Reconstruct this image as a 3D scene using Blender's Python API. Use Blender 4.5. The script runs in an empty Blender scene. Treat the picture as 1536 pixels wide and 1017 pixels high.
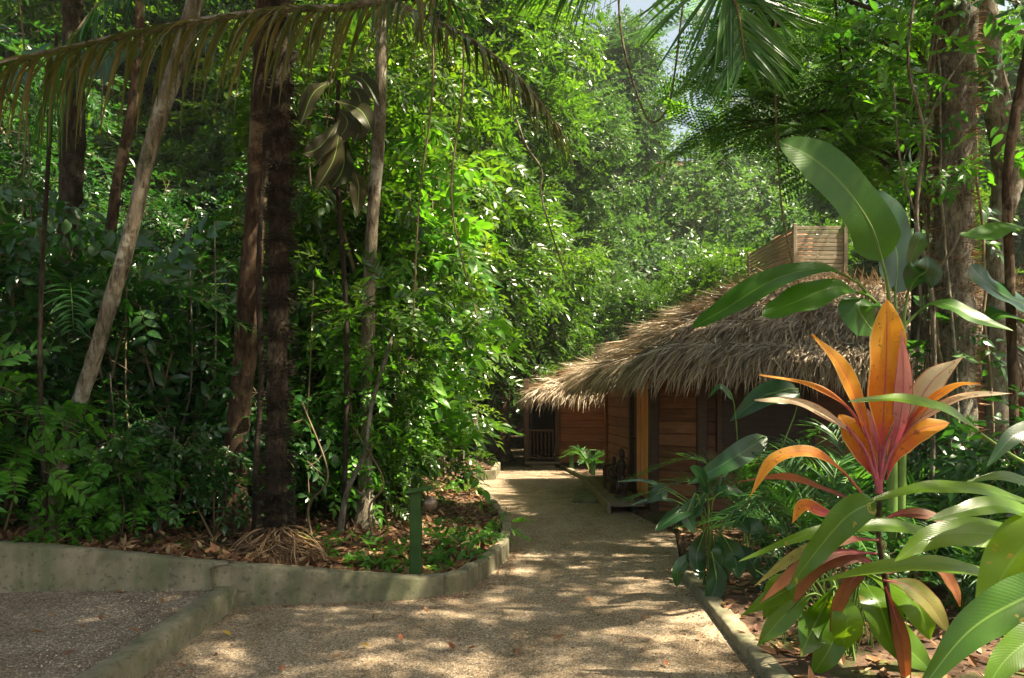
import bpy, math, random
import numpy as np
from mathutils import Vector, Matrix
R = np.random.RandomState(7)
random.seed(7)
F, HX, HY, CH = 1150.0, 768.0, 600.0, 1.6
def P(px, py, Y):
    """point seen at a photo position, standing Y metres away"""
    return np.array([(px - HX) / F * Y, Y, CH + (HY - py) / F * Y])
TO_SUN = np.array([0.50, -0.13, 0.86]); TO_SUN /= np.linalg.norm(TO_SUN)
scene = bpy.context.scene
COL = scene.collection

# ------------------------------------------------------------------ geometry helpers
def nrm(a):
    a = np.asarray(a, float)
    return a / np.maximum(np.linalg.norm(a, axis=-1, keepdims=True), 1e-9)

class Geo:
    """verts + quads + tris; a value per face, a leaf coordinate per vertex"""
    def __init__(s):
        s.V = np.zeros((0, 3)); s.L = np.zeros((0, 2))
        s.Q = np.zeros((0, 4), int); s.T = np.zeros((0, 3), int)
        s.qv = np.zeros(0); s.tv = np.zeros(0); s.qm = np.zeros(0, int); s.tm = np.zeros(0, int)
    def add(s, V, Q=None, T=None, val=0.5, mat=0, L=None):
        n = len(s.V); V = np.asarray(V, float)
        s.V = np.vstack([s.V, V]); s.L = np.vstack([s.L, np.zeros((len(V), 2)) if L is None else L])
        if Q is not None and len(Q):
            Q = np.asarray(Q, int) + n; s.Q = np.vstack([s.Q, Q])
            s.qv = np.concatenate([s.qv, np.broadcast_to(val, len(Q))]); s.qm = np.concatenate([s.qm, np.full(len(Q), mat)])
        if T is not None and len(T):
            T = np.asarray(T, int) + n; s.T = np.vstack([s.T, T])
            s.tv = np.concatenate([s.tv, np.broadcast_to(val, len(T))]); s.tm = np.concatenate([s.tm, np.full(len(T), mat)])
        return s
    @staticmethod
    def join(gs):
        gs = [g for g in gs if g is not None and len(g.V)]
        o = Geo()
        if not gs: return o
        off = np.cumsum([0] + [len(g.V) for g in gs[:-1]])
        o.V = np.vstack([g.V for g in gs]); o.L = np.vstack([g.L for g in gs])
        o.Q = np.vstack([g.Q + k for g, k in zip(gs, off)]); o.T = np.vstack([g.T + k for g, k in zip(gs, off)])
        for a in ('qv', 'tv', 'qm', 'tm'): setattr(o, a, np.concatenate([getattr(g, a) for g in gs]))
        return o
    def move(s, d):
        o = Geo(); o.__dict__.update(s.__dict__); o.V = s.V + np.asarray(d, float); return o
    def xf(s, M, T=(0, 0, 0)):
        o = Geo(); o.__dict__.update(s.__dict__); o.V = s.V @ np.asarray(M).T + np.asarray(T, float); return o
    def setmat(s, m):
        o = Geo(); o.__dict__.update(s.__dict__); o.qm = np.full(len(s.qm), m); o.tm = np.full(len(s.tm), m); return o

def inst(g, M, T, val=None, keep=0.5):
    """many transformed copies of a template merged in one Geo. M (m,3,3), T (m,3)"""
    m, n = len(T), len(g.V)
    o = Geo()
    o.V = (np.einsum('mij,nj->mni', M, g.V) + T[:, None, :]).reshape(-1, 3)
    o.L = np.tile(g.L, (m, 1))
    off = (np.arange(m) * n)[:, None, None]
    o.Q = (g.Q[None] + off).reshape(-1, 4); o.T = (g.T[None] + off).reshape(-1, 3)
    if val is None: val = np.full(m, 0.5)
    o.qv = (keep * g.qv[None] + (1 - keep) * val[:, None]).reshape(-1)
    o.tv = (keep * g.tv[None] + (1 - keep) * val[:, None]).reshape(-1)
    o.qm = np.tile(g.qm, m); o.tm = np.tile(g.tm, m)
    return o

def frames(d, up, scale=1.0, roll=None):
    """rotation matrices with x along d, z near up"""
    d = nrm(d); up = np.broadcast_to(np.asarray(up, float), d.shape)
    z = nrm(up - (up * d).sum(-1, keepdims=True) * d + 1e-6)
    y = np.cross(z, d)
    if roll is not None:
        c, s_ = np.cos(roll)[:, None], np.sin(roll)[:, None]
        y, z = y * c + z * s_, z * c - y * s_
    M = np.stack([d, y, z], axis=-1)
    return M * np.reshape(scale, (-1, 1, 1))

def crom(pts, n):
    """smooth curve through points"""
    pts = np.asarray(pts, float)
    if len(pts) == 2: 
        t = np.linspace(0, 1, n)[:, None]; return pts[0] * (1 - t) + pts[1] * t
    p = np.vstack([2 * pts[0] - pts[1], pts, 2 * pts[-1] - pts[-2]])
    u = np.linspace(0, len(pts) - 1 - 1e-6, n); i = u.astype(int); t = (u - i)[:, None]
    a, b, c, d = p[i], p[i + 1], p[i + 2], p[i + 3]
    return 0.5 * (2 * b + (c - a) * t + (2 * a - 5 * b + 4 * c - d) * t ** 2 + (3 * b - a - 3 * c + d) * t ** 3)

def tube(pts, rad, n=12, k=7, val=0.5, mat=0, jit=0.0, rs=None, cap=False, flare=0):
    c = crom(pts, n)
    an = np.linspace(0, 2 * np.pi, k, endpoint=False)
    r = np.interp(np.linspace(0, 1, n), np.linspace(0, 1, len(np.atleast_1d(rad))) if np.ndim(rad) else [0, 1], rad if np.ndim(rad) else [rad, rad])
    t = nrm(np.gradient(c, axis=0))
    ref = np.array([0, 0, 1.]) if abs(t[:, 2]).mean() < 0.8 else np.array([0, 1., 0])
    a = nrm(np.cross(t, ref)); b = np.cross(t, a)
    an = np.linspace(0, 2 * np.pi, k, endpoint=False)
    rr = r[:, None] * np.ones((n, k))
    if jit: rr = rr * (1 + jit * ((rs or R).rand(n, k) - 0.5))
    if flare:
        dd_ = np.linalg.norm(c - c[0], axis=1); rr = rr * (1 + flare * np.exp(-dd_ / .22)[:, None] * (.6 + .8 * np.abs(np.sin(an * 2.5))[None])) * (1 + .06 * np.sin(dd_ * 3.1 + 1)[:, None])
    V = c[:, None] + rr[..., None] * (np.cos(an)[None, :, None] * a[:, None] + np.sin(an)[None, :, None] * b[:, None])
    V = V.reshape(-1, 3)
    i = np.arange(n - 1)[:, None] * k; j = np.arange(k)[None]; j2 = (j + 1) % k
    Q = np.stack([i + j, i + j2, i + k + j2, i + k + j], -1).reshape(-1, 4)
    g = Geo().add(V, Q, None, val, mat)
    if cap:
        V2 = np.vstack([c[-1:], V[-k:]]); g.add(V2, None, [[0, 1 + q, 1 + (q + 1) % k] for q in range(k)], val, mat)
        V2 = np.vstack([c[:1], V[:k]]); g.add(V2, None, [[0, 1 + (q + 1) % k, 1 + q] for q in range(k)], val, mat)
    return g

def box(x0, x1, y0, y1, z0, z1, b=0.0, val=0.5, mat=0):
    if b <= 0:
        V = [(x, y, z) for z in (z0, z1) for x, y in ((x0, y0), (x1, y0), (x1, y1), (x0, y1))]
        return Geo().add(V, [[3, 2, 1, 0], [4, 5, 6, 7], [0, 1, 5, 4], [1, 2, 6, 5], [2, 3, 7, 6], [3, 0, 4, 7]], None, val, mat)
    rings = [(b, z0), (0, z0 + b), (0, z1 - b), (b, z1)]
    V = []
    for i_, z in rings:
        V += [(x0 + b, y0 + i_, z), (x1 - b, y0 + i_, z), (x1 - i_, y0 + b, z), (x1 - i_, y1 - b, z), (x1 - b, y1 - i_, z), (x0 + b, y1 - i_, z), (x0 + i_, y1 - b, z), (x0 + i_, y0 + b, z)]
    Q = []
    for r_ in range(3):
        for j in range(8): Q.append([r_ * 8 + j, r_ * 8 + (j + 1) % 8, r_ * 8 + 8 + (j + 1) % 8, r_ * 8 + 8 + j])
    g = Geo().add(V, Q, None, val, mat)
    g.Q = np.vstack([g.Q, [[24, 25, 28, 29], [5, 4, 1, 0]]])
    g.qv = np.concatenate([g.qv, np.full(2, val)]); g.qm = np.concatenate([g.qm, np.full(2, mat)])
    return g

def wallbox(p, q, th, z0, z1, b=0.0, val=0.5, mat=0, out=0.0):
    """box along the ground line p->q, thickness to the left of the direction"""
    p, q = np.array(p, float), np.array(q, float); L = np.linalg.norm(q - p); d = (q - p) / L
    g = box(0, L, out, th, z0, z1, b, val, mat)
    M = np.array([[d[0], -d[1], 0], [d[1], d[0], 0], [0, 0, 1]])
    return g.xf(M, (p[0], p[1], 0))

def obj(name, g, mats, parent=None, loc=(0, 0, 0), smooth=True):
    me = bpy.data.meshes.new(name)
    nv, nq, nt = len(g.V), len(g.Q), len(g.T)
    me.vertices.add(nv); me.vertices.foreach_set('co', (g.V - np.asarray(loc, float)).astype(np.float32).ravel())
    me.loops.add(nq * 4 + nt * 3); me.polygons.add(nq + nt)
    me.loops.foreach_set('vertex_index', np.concatenate([g.Q.ravel(), g.T.ravel()]).astype(np.int32))
    me.polygons.foreach_set('loop_start', np.concatenate([np.arange(nq) * 4, nq * 4 + np.arange(nt) * 3]).astype(np.int32))
    me.polygons.foreach_set('material_index', np.concatenate([g.qm, g.tm]).astype(np.int32))
    me.update(calc_edges=True)
    me.polygons.foreach_set('use_smooth', np.full(nq + nt, smooth))
    a = me.attributes.new('v', 'FLOAT', 'FACE'); a.data.foreach_set('value', np.concatenate([g.qv, g.tv]).astype(np.float32))
    if np.abs(g.L).max(initial=0) > 0:
        a = me.attributes.new('lc', 'FLOAT_VECTOR', 'POINT')
        a.data.foreach_set('vector', np.column_stack([g.L, np.zeros(nv)]).astype(np.float32).ravel())
    for m in (mats if isinstance(mats, (list, tuple)) else [mats]): me.materials.append(m)
    o = bpy.data.objects.new(name, me); COL.objects.link(o)
    if parent is not None: o.parent = parent
    else: o.location = loc
    return o
def tag(o, label, cat=None, group=None):
    o['label'] = label
    if cat: o['category'] = cat
    if group: o['group'] = group
    return o
def thing(name, label, cat, loc, group=None):
    o = bpy.data.objects.new(name, None); COL.objects.link(o); o.location = loc; o.empty_display_size = 0.2
    return tag(o, label, cat, group)
def part(name, g, mats, root, smooth=True):
    base = np.array(root.location) if root.type == 'EMPTY' or root.parent is None else np.array(root.parent.location)
    return obj(name, g, mats, root, base, smooth)
def single(name, g, mats, label, cat, loc, group=None, smooth=True):
    return tag(obj(name, g, mats, None, loc, smooth), label, cat, group)
def struct(name, g, mats, smooth=True):
    o = obj(name, g, mats, None, (0, 0, 0), smooth); o['kind'] = 'structure'; return o
def dup(root, loc, rz=0, s=1.0, label=None, group=None, tilt=(0, 0)):
    c = root.copy(); COL.objects.link(c)
    c.location = loc; c.rotation_euler = (tilt[0], tilt[1], rz); c.scale = (s, s, s) if np.isscalar(s) else s
    if label: c['label'] = label
    if group: c['group'] = group
    for ch in root.children:
        d = ch.copy(); COL.objects.link(d); d.parent = c
        for gch in ch.children:
            e = gch.copy(); COL.objects.link(e); e.parent = d
    return c

# ------------------------------------------------------------------ materials
def newmat(name):
    m = bpy.data.materials.new(name); m.use_nodes = True
    nt = m.node_tree; nt.nodes.clear()
    out = nt.nodes.new('ShaderNodeOutputMaterial'); b = nt.nodes.new('ShaderNodeBsdfPrincipled')
    nt.links.new(b.outputs[0], out.inputs[0])
    return m, nt, b, out
def N(nt, typ, **kw):
    n = nt.nodes.new(typ)
    for k, v in kw.items():
        if k in n.inputs.keys() if isinstance(k, str) else False: n.inputs[k].default_value = v
        else: setattr(n, k, v)
    return n
def ramp(nt, fac, stops):
    r = nt.nodes.new('ShaderNodeValToRGB'); e = r.color_ramp.elements
    while len(e) < len(stops): e.new(0.5)
    for el, (p_, c) in zip(e, stops):
        el.position = p_; el.color = (*c, 1)
    nt.links.new(fac, r.inputs[0]); return r.outputs[0]
def mixc(nt, fac, a, b, mode='MIX'):
    m = nt.nodes.new('ShaderNodeMix'); m.data_type = 'RGBA'; m.blend_type = mode
    for s_, v in ((0, fac), (6, a), (7, b)):
        if isinstance(v, bpy.types.NodeSocket): nt.links.new(v, m.inputs[s_])
        elif s_ == 0: m.inputs[0].default_value = v
        else: m.inputs[s_].default_value = (*v, 1)
    return m.outputs[2]
def math_(nt, op, a, b=None, c=None):
    m = nt.nodes.new('ShaderNodeMath'); m.operation = op
    for i_, v in enumerate((a, b, c)):
        if v is None: continue
        if isinstance(v, bpy.types.NodeSocket): nt.links.new(v, m.inputs[i_])
        else: m.inputs[i_].default_value = v
    return m.outputs[0]
def noise(nt, scale, detail=4, vec=None, rough=0.6, dist=0.0):
    n = nt.nodes.new('ShaderNodeTexNoise'); n.inputs['Scale'].default_value = scale
    n.inputs['Detail'].default_value = detail; n.inputs['Roughness'].default_value = rough; n.inputs['Distortion'].default_value = dist
    if vec is not None: nt.links.new(vec, n.inputs['Vector'])
    return n.outputs[0]
def coords(nt, scale=(1, 1, 1), kind='Object'):
    tc = nt.nodes.new('ShaderNodeTexCoord'); mp = nt.nodes.new('ShaderNodeMapping'); mp.inputs['Scale'].default_value = scale
    nt.links.new(tc.outputs[kind], mp.inputs[0]); return mp.outputs[0]
def bump(nt, b, h, strength=0.5, dist=0.02):
    n = nt.nodes.new('ShaderNodeBump'); n.inputs['Strength'].default_value = strength; n.inputs['Distance'].default_value = dist
    nt.links.new(h, n.inputs['Height']); nt.links.new(n.outputs[0], b.inputs['Normal'])
def attr(nt, name):
    a = nt.nodes.new('ShaderNodeAttribute'); a.attribute_name = name; return a

def leafmat(name, stops, rough=0.42, trans=0.4, tcol=(1.9, 1.9, 0.7), spec=0.5, veins=False, objvar=0.25, vein_col=(0.25, 0.4, 0.1), vstr=0.5, blotch=None):
    m, nt, b, out = newmat(name)
    v = attr(nt, 'v').outputs['Fac']
    oi = nt.nodes.new('ShaderNodeObjectInfo').outputs['Random']
    f = math_(nt, 'ADD', math_(nt, 'MULTIPLY', v, 1 - objvar), math_(nt, 'MULTIPLY', oi, objvar))
    col = ramp(nt, f, stops)
    if blotch:
        bl = math_(nt, 'GREATER_THAN', noise(nt, blotch[1], 3, coords(nt)), blotch[2])
        col = mixc(nt, bl, col, blotch[0])
    if veins:
        lc = attr(nt, 'lc').outputs['Vector']
        sp = nt.nodes.new('ShaderNodeSeparateXYZ'); nt.links.new(lc, sp.inputs[0])
        au = math_(nt, 'ABSOLUTE', sp.outputs[0])
        mid = math_(nt, 'LESS_THAN', au, 0.05)
        ph = math_(nt, 'SUBTRACT', math_(nt, 'MULTIPLY', sp.outputs[1], 34.0), math_(nt, 'MULTIPLY', au, 4.5))
        wv = math_(nt, 'ABSOLUTE', math_(nt, 'SINE', math_(nt, 'MULTIPLY', ph, 3.14159)))
        line = math_(nt, 'POWER', math_(nt, 'SUBTRACT', 1.0, wv), 6.0)
        nz = noise(nt, 14, 4, coords(nt))
        col = mixc(nt, math_(nt, 'MULTIPLY', nz, 0.5), col, mixc(nt, 1.0, col, (0.5, 0.55, 0.4), 'MULTIPLY'))
        col = mixc(nt, math_(nt, 'MULTIPLY', line, 0.12 * vstr), col, vein_col)
        col = mixc(nt, math_(nt, 'MULTIPLY', mid, 0.8), col, vein_col)
        nzb = noise(nt, 7, 6, coords(nt), .75)
        ed_ = math_(nt, 'GREATER_THAN', math_(nt, 'ADD', math_(nt, 'MAXIMUM', au, math_(nt, 'MULTIPLY', sp.outputs[1], 1.02)), math_(nt, 'MULTIPLY', nzb, .6)), 1.36)
        col = mixc(nt, math_(nt, 'MULTIPLY', ed_, .85), col, (.17, .1, .035))
        bump(nt, b, math_(nt, 'ADD', wv, math_(nt, 'MULTIPLY', nz, 0.5)), 0.2, 0.0015)
    nt.links.new(col, b.inputs['Base Color'])
    b.inputs['Roughness'].default_value = rough
    b.inputs['Specular IOR Level'].default_value = spec
    tr = nt.nodes.new('ShaderNodeBsdfTranslucent')
    nt.links.new(mixc(nt, 1.0, col, tcol, 'MULTIPLY'), tr.inputs[0])
    mx = nt.nodes.new('ShaderNodeMixShader'); mx.inputs[0].default_value = trans
    nt.links.new(b.outputs[0], mx.inputs[1]); nt.links.new(tr.outputs[0], mx.inputs[2]); nt.links.new(mx.outputs[0], out.inputs[0])
    return m

def cordy(name, base, midc, tip, edge, trans=.5, rough=.45, tcol=(1.7, 1.3, .5)):
    m, nt, b, out = newmat(name); sp = nt.nodes.new('ShaderNodeSeparateXYZ'); nt.links.new(attr(nt, 'lc').outputs['Vector'], sp.inputs[0])
    v = attr(nt, 'v').outputs['Fac']; nz = noise(nt, 9, 5, coords(nt)); au = math_(nt, 'ABSOLUTE', sp.outputs[0])
    t = math_(nt, 'ADD', sp.outputs[1], math_(nt, 'MULTIPLY', math_(nt, 'SUBTRACT', math_(nt, 'ADD', nz, math_(nt, 'MULTIPLY', v, .6)), .8), .7))
    c = ramp(nt, t, [(.05, base), (.35, midc), (.8, tip)])
    st = noise(nt, 26, 4, coords(nt), .7); str_ = math_(nt, 'ABSOLUTE', math_(nt, 'SINE', math_(nt, 'MULTIPLY', math_(nt, 'SUBTRACT', au, math_(nt, 'MULTIPLY', sp.outputs[1], 1.4)), 40)))
    c = mixc(nt, math_(nt, 'MULTIPLY', str_, .22), c, mixc(nt, 1.0, c, (.6, .5, .5), 'MULTIPLY'))
    c = mixc(nt, ramp(nt, st, [(.6, (0, 0, 0)), (.68, (.8, .8, .8))]), c, (.16, .07, .03))
    e = math_(nt, 'MULTIPLY', math_(nt, 'GREATER_THAN', math_(nt, 'ADD', au, math_(nt, 'MULTIPLY', nz, .12)), .97), .85)
    c = mixc(nt, e, c, edge); c = mixc(nt, math_(nt, 'MULTIPLY', math_(nt, 'LESS_THAN', au, .045), .75), c, base)
    nt.links.new(c, b.inputs['Base Color']); nt.links.new(math_(nt, 'ADD', rough - .12, math_(nt, 'MULTIPLY', nz, .3)), b.inputs['Roughness']); b.inputs['Specular IOR Level'].default_value = .4
    bump(nt, b, math_(nt, 'ADD', str_, st), .25, .002)
    tr = nt.nodes.new('ShaderNodeBsdfTranslucent'); nt.links.new(mixc(nt, 1.0, c, tcol, 'MULTIPLY'), tr.inputs[0])
    mx = nt.nodes.new('ShaderNodeMixShader'); mx.inputs[0].default_value = trans
    nt.links.new(b.outputs[0], mx.inputs[1]); nt.links.new(tr.outputs[0], mx.inputs[2]); nt.links.new(mx.outputs[0], out.inputs[0]); return m

def solid(name, stops, scale=6, stretch=(1, 1, 1), rough=0.85, bstr=0.5, bdist=0.01, detail=6, vmix=0.0, second=None, spec=0.3):
    """noise-coloured surface; vmix adds the per-face value; second=(colour, scale, threshold lo, hi) lays stains"""
    m, nt, b, out = newmat(name)
    vec = coords(nt, stretch)
    n1 = noise(nt, scale, detail, vec)
    f = n1
    if vmix:
        f = math_(nt, 'ADD', math_(nt, 'MULTIPLY', n1, 1 - vmix), math_(nt, 'MULTIPLY', attr(nt, 'v').outputs['Fac'], vmix))
    col = ramp(nt, f, stops)
    if second:
        n2 = noise(nt, second[1], 5, coords(nt))
        mr = nt.nodes.new('ShaderNodeMapRange'); mr.inputs[1].default_value = second[2]; mr.inputs[2].default_value = second[3]
        nt.links.new(n2, mr.inputs[0]); col = mixc(nt, mr.outputs[0], col, second[0])
    nt.links.new(col, b.inputs['Base Color']); b.inputs['Roughness'].default_value = rough
    b.inputs['Specular IOR Level'].default_value = spec
    if bstr: bump(nt, b, n1, bstr, bdist)
    return m

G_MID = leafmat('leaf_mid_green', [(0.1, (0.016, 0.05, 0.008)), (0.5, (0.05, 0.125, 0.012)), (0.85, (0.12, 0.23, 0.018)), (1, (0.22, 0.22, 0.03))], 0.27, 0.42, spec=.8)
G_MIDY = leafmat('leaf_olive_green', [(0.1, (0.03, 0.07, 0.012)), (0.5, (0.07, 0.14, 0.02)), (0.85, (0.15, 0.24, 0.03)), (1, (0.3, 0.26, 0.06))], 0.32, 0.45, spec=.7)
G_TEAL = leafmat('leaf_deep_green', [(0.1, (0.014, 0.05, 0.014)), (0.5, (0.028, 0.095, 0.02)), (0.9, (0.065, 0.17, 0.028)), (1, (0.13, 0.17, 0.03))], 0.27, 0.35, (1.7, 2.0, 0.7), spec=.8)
G_LIME = leafmat('leaf_bright_green', [(0.1, (0.035, 0.14, 0.012)), (0.5, (0.075, 0.24, 0.018)), (0.9, (0.16, 0.37, 0.03))], 0.36, 0.45, (1.7, 1.6, 0.6))
G_FAR = leafmat('leaf_grey_green', [(0.1, (0.025, 0.07, 0.025)), (0.5, (0.05, 0.12, 0.035)), (0.9, (0.11, 0.2, 0.05))], 0.38, 0.4, (1.8, 1.8, 0.8))
G_FINE = leafmat('leaf_feathery', [(0.1, (0.05, 0.15, 0.015)), (0.5, (0.1, 0.26, 0.02)), (0.9, (0.2, 0.4, 0.03))], 0.45, 0.6, (1.7, 1.6, 0.5))
G_PALM = leafmat('palm_leaflet_green', [(0.1, (0.02, 0.08, 0.02)), (0.5, (0.04, 0.14, 0.025)), (0.9, (0.1, 0.22, 0.05))], 0.33, 0.4)
G_PALMD = leafmat('palm_leaflet_olive', [(0.1, (0.05, 0.09, 0.015)), (0.45, (0.12, 0.13, 0.03)), (0.7, (0.2, 0.17, 0.06)), (1, (0.33, 0.28, 0.14))], 0.4, 0.3, (1.4, 1.2, 0.7))
G_BROWNLEAF = leafmat('leaf_brown_olive', [(0.1, (0.035, 0.045, 0.012)), (0.5, (0.07, 0.06, 0.02)), (0.9, (0.13, 0.09, 0.035))], 0.45, 0.3, (1.5, 1.2, 0.7), veins=True)
G_BANANA = leafmat('banana_leaf', [(0.0, (0.04, 0.13, 0.012)), (1, (0.08, 0.22, 0.015))], 0.35, 0.5, (1.7, 1.9, 0.5), veins=True, vein_col=(0.16, 0.28, 0.05), objvar=0.1)
G_BLUE = leafmat('waxy_blue_leaf', [(0.0, (0.014, 0.055, 0.016)), (1, (0.035, 0.11, 0.03))], 0.28, 0.25, (1.6, 2.0, 0.7), veins=True, vein_col=(0.08, 0.18, 0.07), objvar=0.1)
G_GINGER = leafmat('ginger_leaf', [(0.0, (0.06, 0.16, 0.01)), (1, (0.17, 0.32, 0.02))], 0.26, 0.5, (1.8, 1.7, 0.3), veins=True, vein_col=(0.2, 0.34, 0.06), objvar=0.0, blotch=((0.33, 0.3, 0.05), 9, 0.68), spec=0.7)
C_ORANGE = cordy('cordyline_orange', (.55, .08, .1), (.66, .2, .015), (.82, .4, .04), (.7, .5, .22))
C_CREAM = cordy('cordyline_cream', (.55, .14, .14), (.62, .42, .28), (.72, .62, .4), (.5, .16, .1), .35, .35, (1.3, 1.1, .7))
C_PINK = cordy('cordyline_pink', (.6, .1, .22), (.5, .13, .16), (.62, .34, .3), (.3, .08, .1), .4, .4, (1.5, 1.0, .9))
C_BRONZE = cordy('cordyline_bronze', (.3, .06, .05), (.16, .06, .025), (.34, .14, .05), (.1, .04, .02), .4, .42, (1.8, 1.2, .5))
C_OLIVE = cordy('cordyline_olive', (.35, .1, .06), (.18, .2, .04), (.38, .36, .1), (.3, .12, .04), .4, .42, (1.5, 1.5, .5))
C_STEM = solid('cordyline_stem', [(0.3, (0.3, 0.05, 0.07)), (0.7, (0.45, 0.12, 0.16))], 20, rough=0.5)
LITTER = leafmat('dead_leaf', [(0.0, (0.09, 0.04, 0.02)), (0.4, (0.2, 0.09, 0.04)), (0.75, (0.32, 0.17, 0.08)), (1, (0.5, 0.36, 0.2))], 0.7, 0.15, (1.2, 1.1, 0.8), objvar=0.0)
THATCH = leafmat('thatch_straw', [(0.0, (0.13, 0.095, 0.06)), (0.35, (0.28, 0.21, 0.14)), (0.7, (0.46, 0.365, 0.25)), (1, (0.68, 0.58, 0.43))], 0.6, 0.12, (1.3, 1.1, 0.8), objvar=0.0)
def barkmat(name, stops, sc, lichen, moss, seed=0, bd=.035):
    m, nt, b, out = newmat(name); vec = coords(nt, (1, 1, .35)); v0 = coords(nt)
    n1 = noise(nt, sc, 9, vec, .72, .4); n2 = noise(nt, sc * 5, 8, coords(nt, (1, 1, .22)), .75, .8)
    f = math_(nt, 'ADD', math_(nt, 'MULTIPLY', n1, .5), math_(nt, 'MULTIPLY', n2, .5))
    c = ramp(nt, f, stops)
    l1 = ramp(nt, noise(nt, 2.3, 8, v0, .7, .5), [(.53, (0, 0, 0)), (.6, (1, 1, 1))]); c = mixc(nt, math_(nt, 'MULTIPLY', l1, .75), c, lichen)
    l2 = ramp(nt, noise(nt, 3.7, 9, coords(nt, (1.3, 1.1, .8)), .75, .6), [(.52, (0, 0, 0)), (.62, (1, 1, 1))]); c = mixc(nt, math_(nt, 'MULTIPLY', l2, .8), c, moss)
    c = mixc(nt, math_(nt, 'MULTIPLY', ramp(nt, n2, [(.36, (1, 1, 1)), (.46, (0, 0, 0))]), .8), c, (.015, .011, .008))
    nt.links.new(c, b.inputs['Base Color']); b.inputs['Roughness'].default_value = .92; b.inputs['Specular IOR Level'].default_value = .2
    bump(nt, b, math_(nt, 'ADD', n1, n2), 1.0, bd); return m
BARK_PALE = barkmat('pale_bark', [(.36, (.07, .055, .035)), (.48, (.18, .145, .1)), (.6, (.34, .3, .23))], 5, (.46, .44, .37), (.07, .09, .04))
BARK_BROWN = barkmat('red_brown_bark', [(.36, (.018, .012, .008)), (.5, (.065, .038, .022)), (.62, (.17, .11, .065))], 6, (.28, .2, .12), (.05, .045, .02))
BARK_DARK = barkmat('dark_bark', [(.36, (.01, .008, .006)), (.5, (.045, .032, .022)), (.62, (.14, .11, .075))], 8, (.12, .1, .07), (.02, .03, .012))
BARK_GREY = barkmat('grey_bark', [(.36, (.05, .042, .03)), (.5, (.16, .14, .105)), (.62, (.34, .31, .25))], 6, (.4, .37, .3), (.05, .075, .025))
TWIG = solid('twig_bark', [(0.3, (0.1, 0.075, 0.04)), (0.7, (0.22, 0.17, 0.1))], 10, bstr=0.3)
STALK = solid('green_stalk', [(0.3, (0.08, 0.16, 0.03)), (0.7, (0.18, 0.28, 0.07))], 10, rough=0.5, bstr=0.2)
SPINE = solid('black_spine', [(0.3, (0.012, 0.01, 0.008)), (0.7, (0.05, 0.035, 0.02))], 30, bstr=0)
FIBRE = solid('root_fibre', [(0.3, (0.13, 0.07, 0.035)), (0.7, (0.4, 0.26, 0.14))], 12, bstr=0.4, vmix=0.6)

# ------------------------------------------------------------------ leaf and plant templates
def leaf_lo(w=0.4, fold=0.12, droop=0.15):
    V = [(0, 0, 0), (0.32, -w / 2, fold * w), (0.7, -w * 0.36, fold * w - droop * 0.5), (1, 0, -droop), (0.7, w * 0.36, fold * w - droop * 0.5), (0.32, w / 2, fold * w)]
    return Geo().add(V, [[0, 1, 2, 3], [0, 3, 4, 5]], None, 0.5)
def leaf_hi(w=0.42, fold=0.12, droop=0.2):
    V = []; xs = [0, 0.12, 0.3, 0.5, 0.7, 0.86, 1.0]; ws = [0.02, 0.55, 0.95, 1.0, 0.72, 0.33, 0.0]
    for x, a in zip(xs, ws):
        z = -droop * x * x; V += [(x, -w / 2 * a, z + fold * w * a), (x, 0, z), (x, w / 2 * a, z + fold * w * a)]
    Q = []
    for i_ in range(6): Q += [[3 * i_, 3 * i_ + 3, 3 * i_ + 4, 3 * i_ + 1], [3 * i_ + 1, 3 * i_ + 4, 3 * i_ + 5, 3 * i_ + 2]]
    return Geo().add(V, Q, None, 0.5)
def spray(leaf, n, ll, seed, ang=0.95, droop=0.25, twig=0.006, spread=0.35, flat=0.35, alt=True, term=True, up=0.15):
    """a twig of length 1 along x with alternate (or paired) leaves of length ll"""
    rs = np.random.RandomState(seed)
    g = [tube([(0, 0, 0), (0.5, 0, 0.02), (1, 0, -droop * 0.6)], [twig, twig * 0.5], 4, 3, 0.3, 1)]
    s = np.linspace(0.18, 0.97, n) + rs.uniform(-.02, .02, n)
    sides = np.array([(-1) ** i_ for i_ in range(n)]) if alt else None
    if not alt: s = np.repeat(s, 2); sides = np.tile([-1, 1], n)
    m = len(s)
    a = ang + rs.uniform(-spread, spread, m) * 0.8
    T = np.stack([s, 0 * s, 0.02 * np.sin(s * 3) - droop * 0.6 * s * s], -1)
    D = np.stack([np.cos(a), sides * np.sin(a), rs.uniform(-flat, flat, m) + up], -1)
    if term: T = np.vstack([T, [1, 0, -droop * 0.6]]); D = np.vstack([D, [1, 0, -0.3]])
    m = len(T)
    M = frames(D, np.array([0, 0, 1.]) + rs.uniform(-.45, .45, (m, 3)), ll * rs.uniform(0.75, 1.15, m))
    g.append(inst(leaf, M, T, rs.rand(m), 0))
    return Geo.join(g)
LO, HI = leaf_lo(), leaf_hi()
SP_MID = [spray(LO, 9, 0.36, k, droop=0.35) for k in range(3)]
SP_MIDH = [spray(HI, 9, 0.38, k, droop=0.35) for k in range(3)]
SP_BIG = [spray(leaf_hi(0.46, 0.1, 0.3), 6, 0.46, 20 + k, droop=0.3) for k in range(3)]
SP_PINN = [spray(leaf_hi(0.36, 0.1, 0.22), 7, 0.36, 30 + k, ang=1.0, droop=0.45, spread=0.15, flat=0.12, alt=False) for k in range(2)]
SP_FAR = [spray(leaf_lo(0.5, 0.1, 0.1), 12, 0.24, 40 + k, ang=1.0, spread=0.9, flat=0.9, droop=0.3) for k in range(3)]
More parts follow.
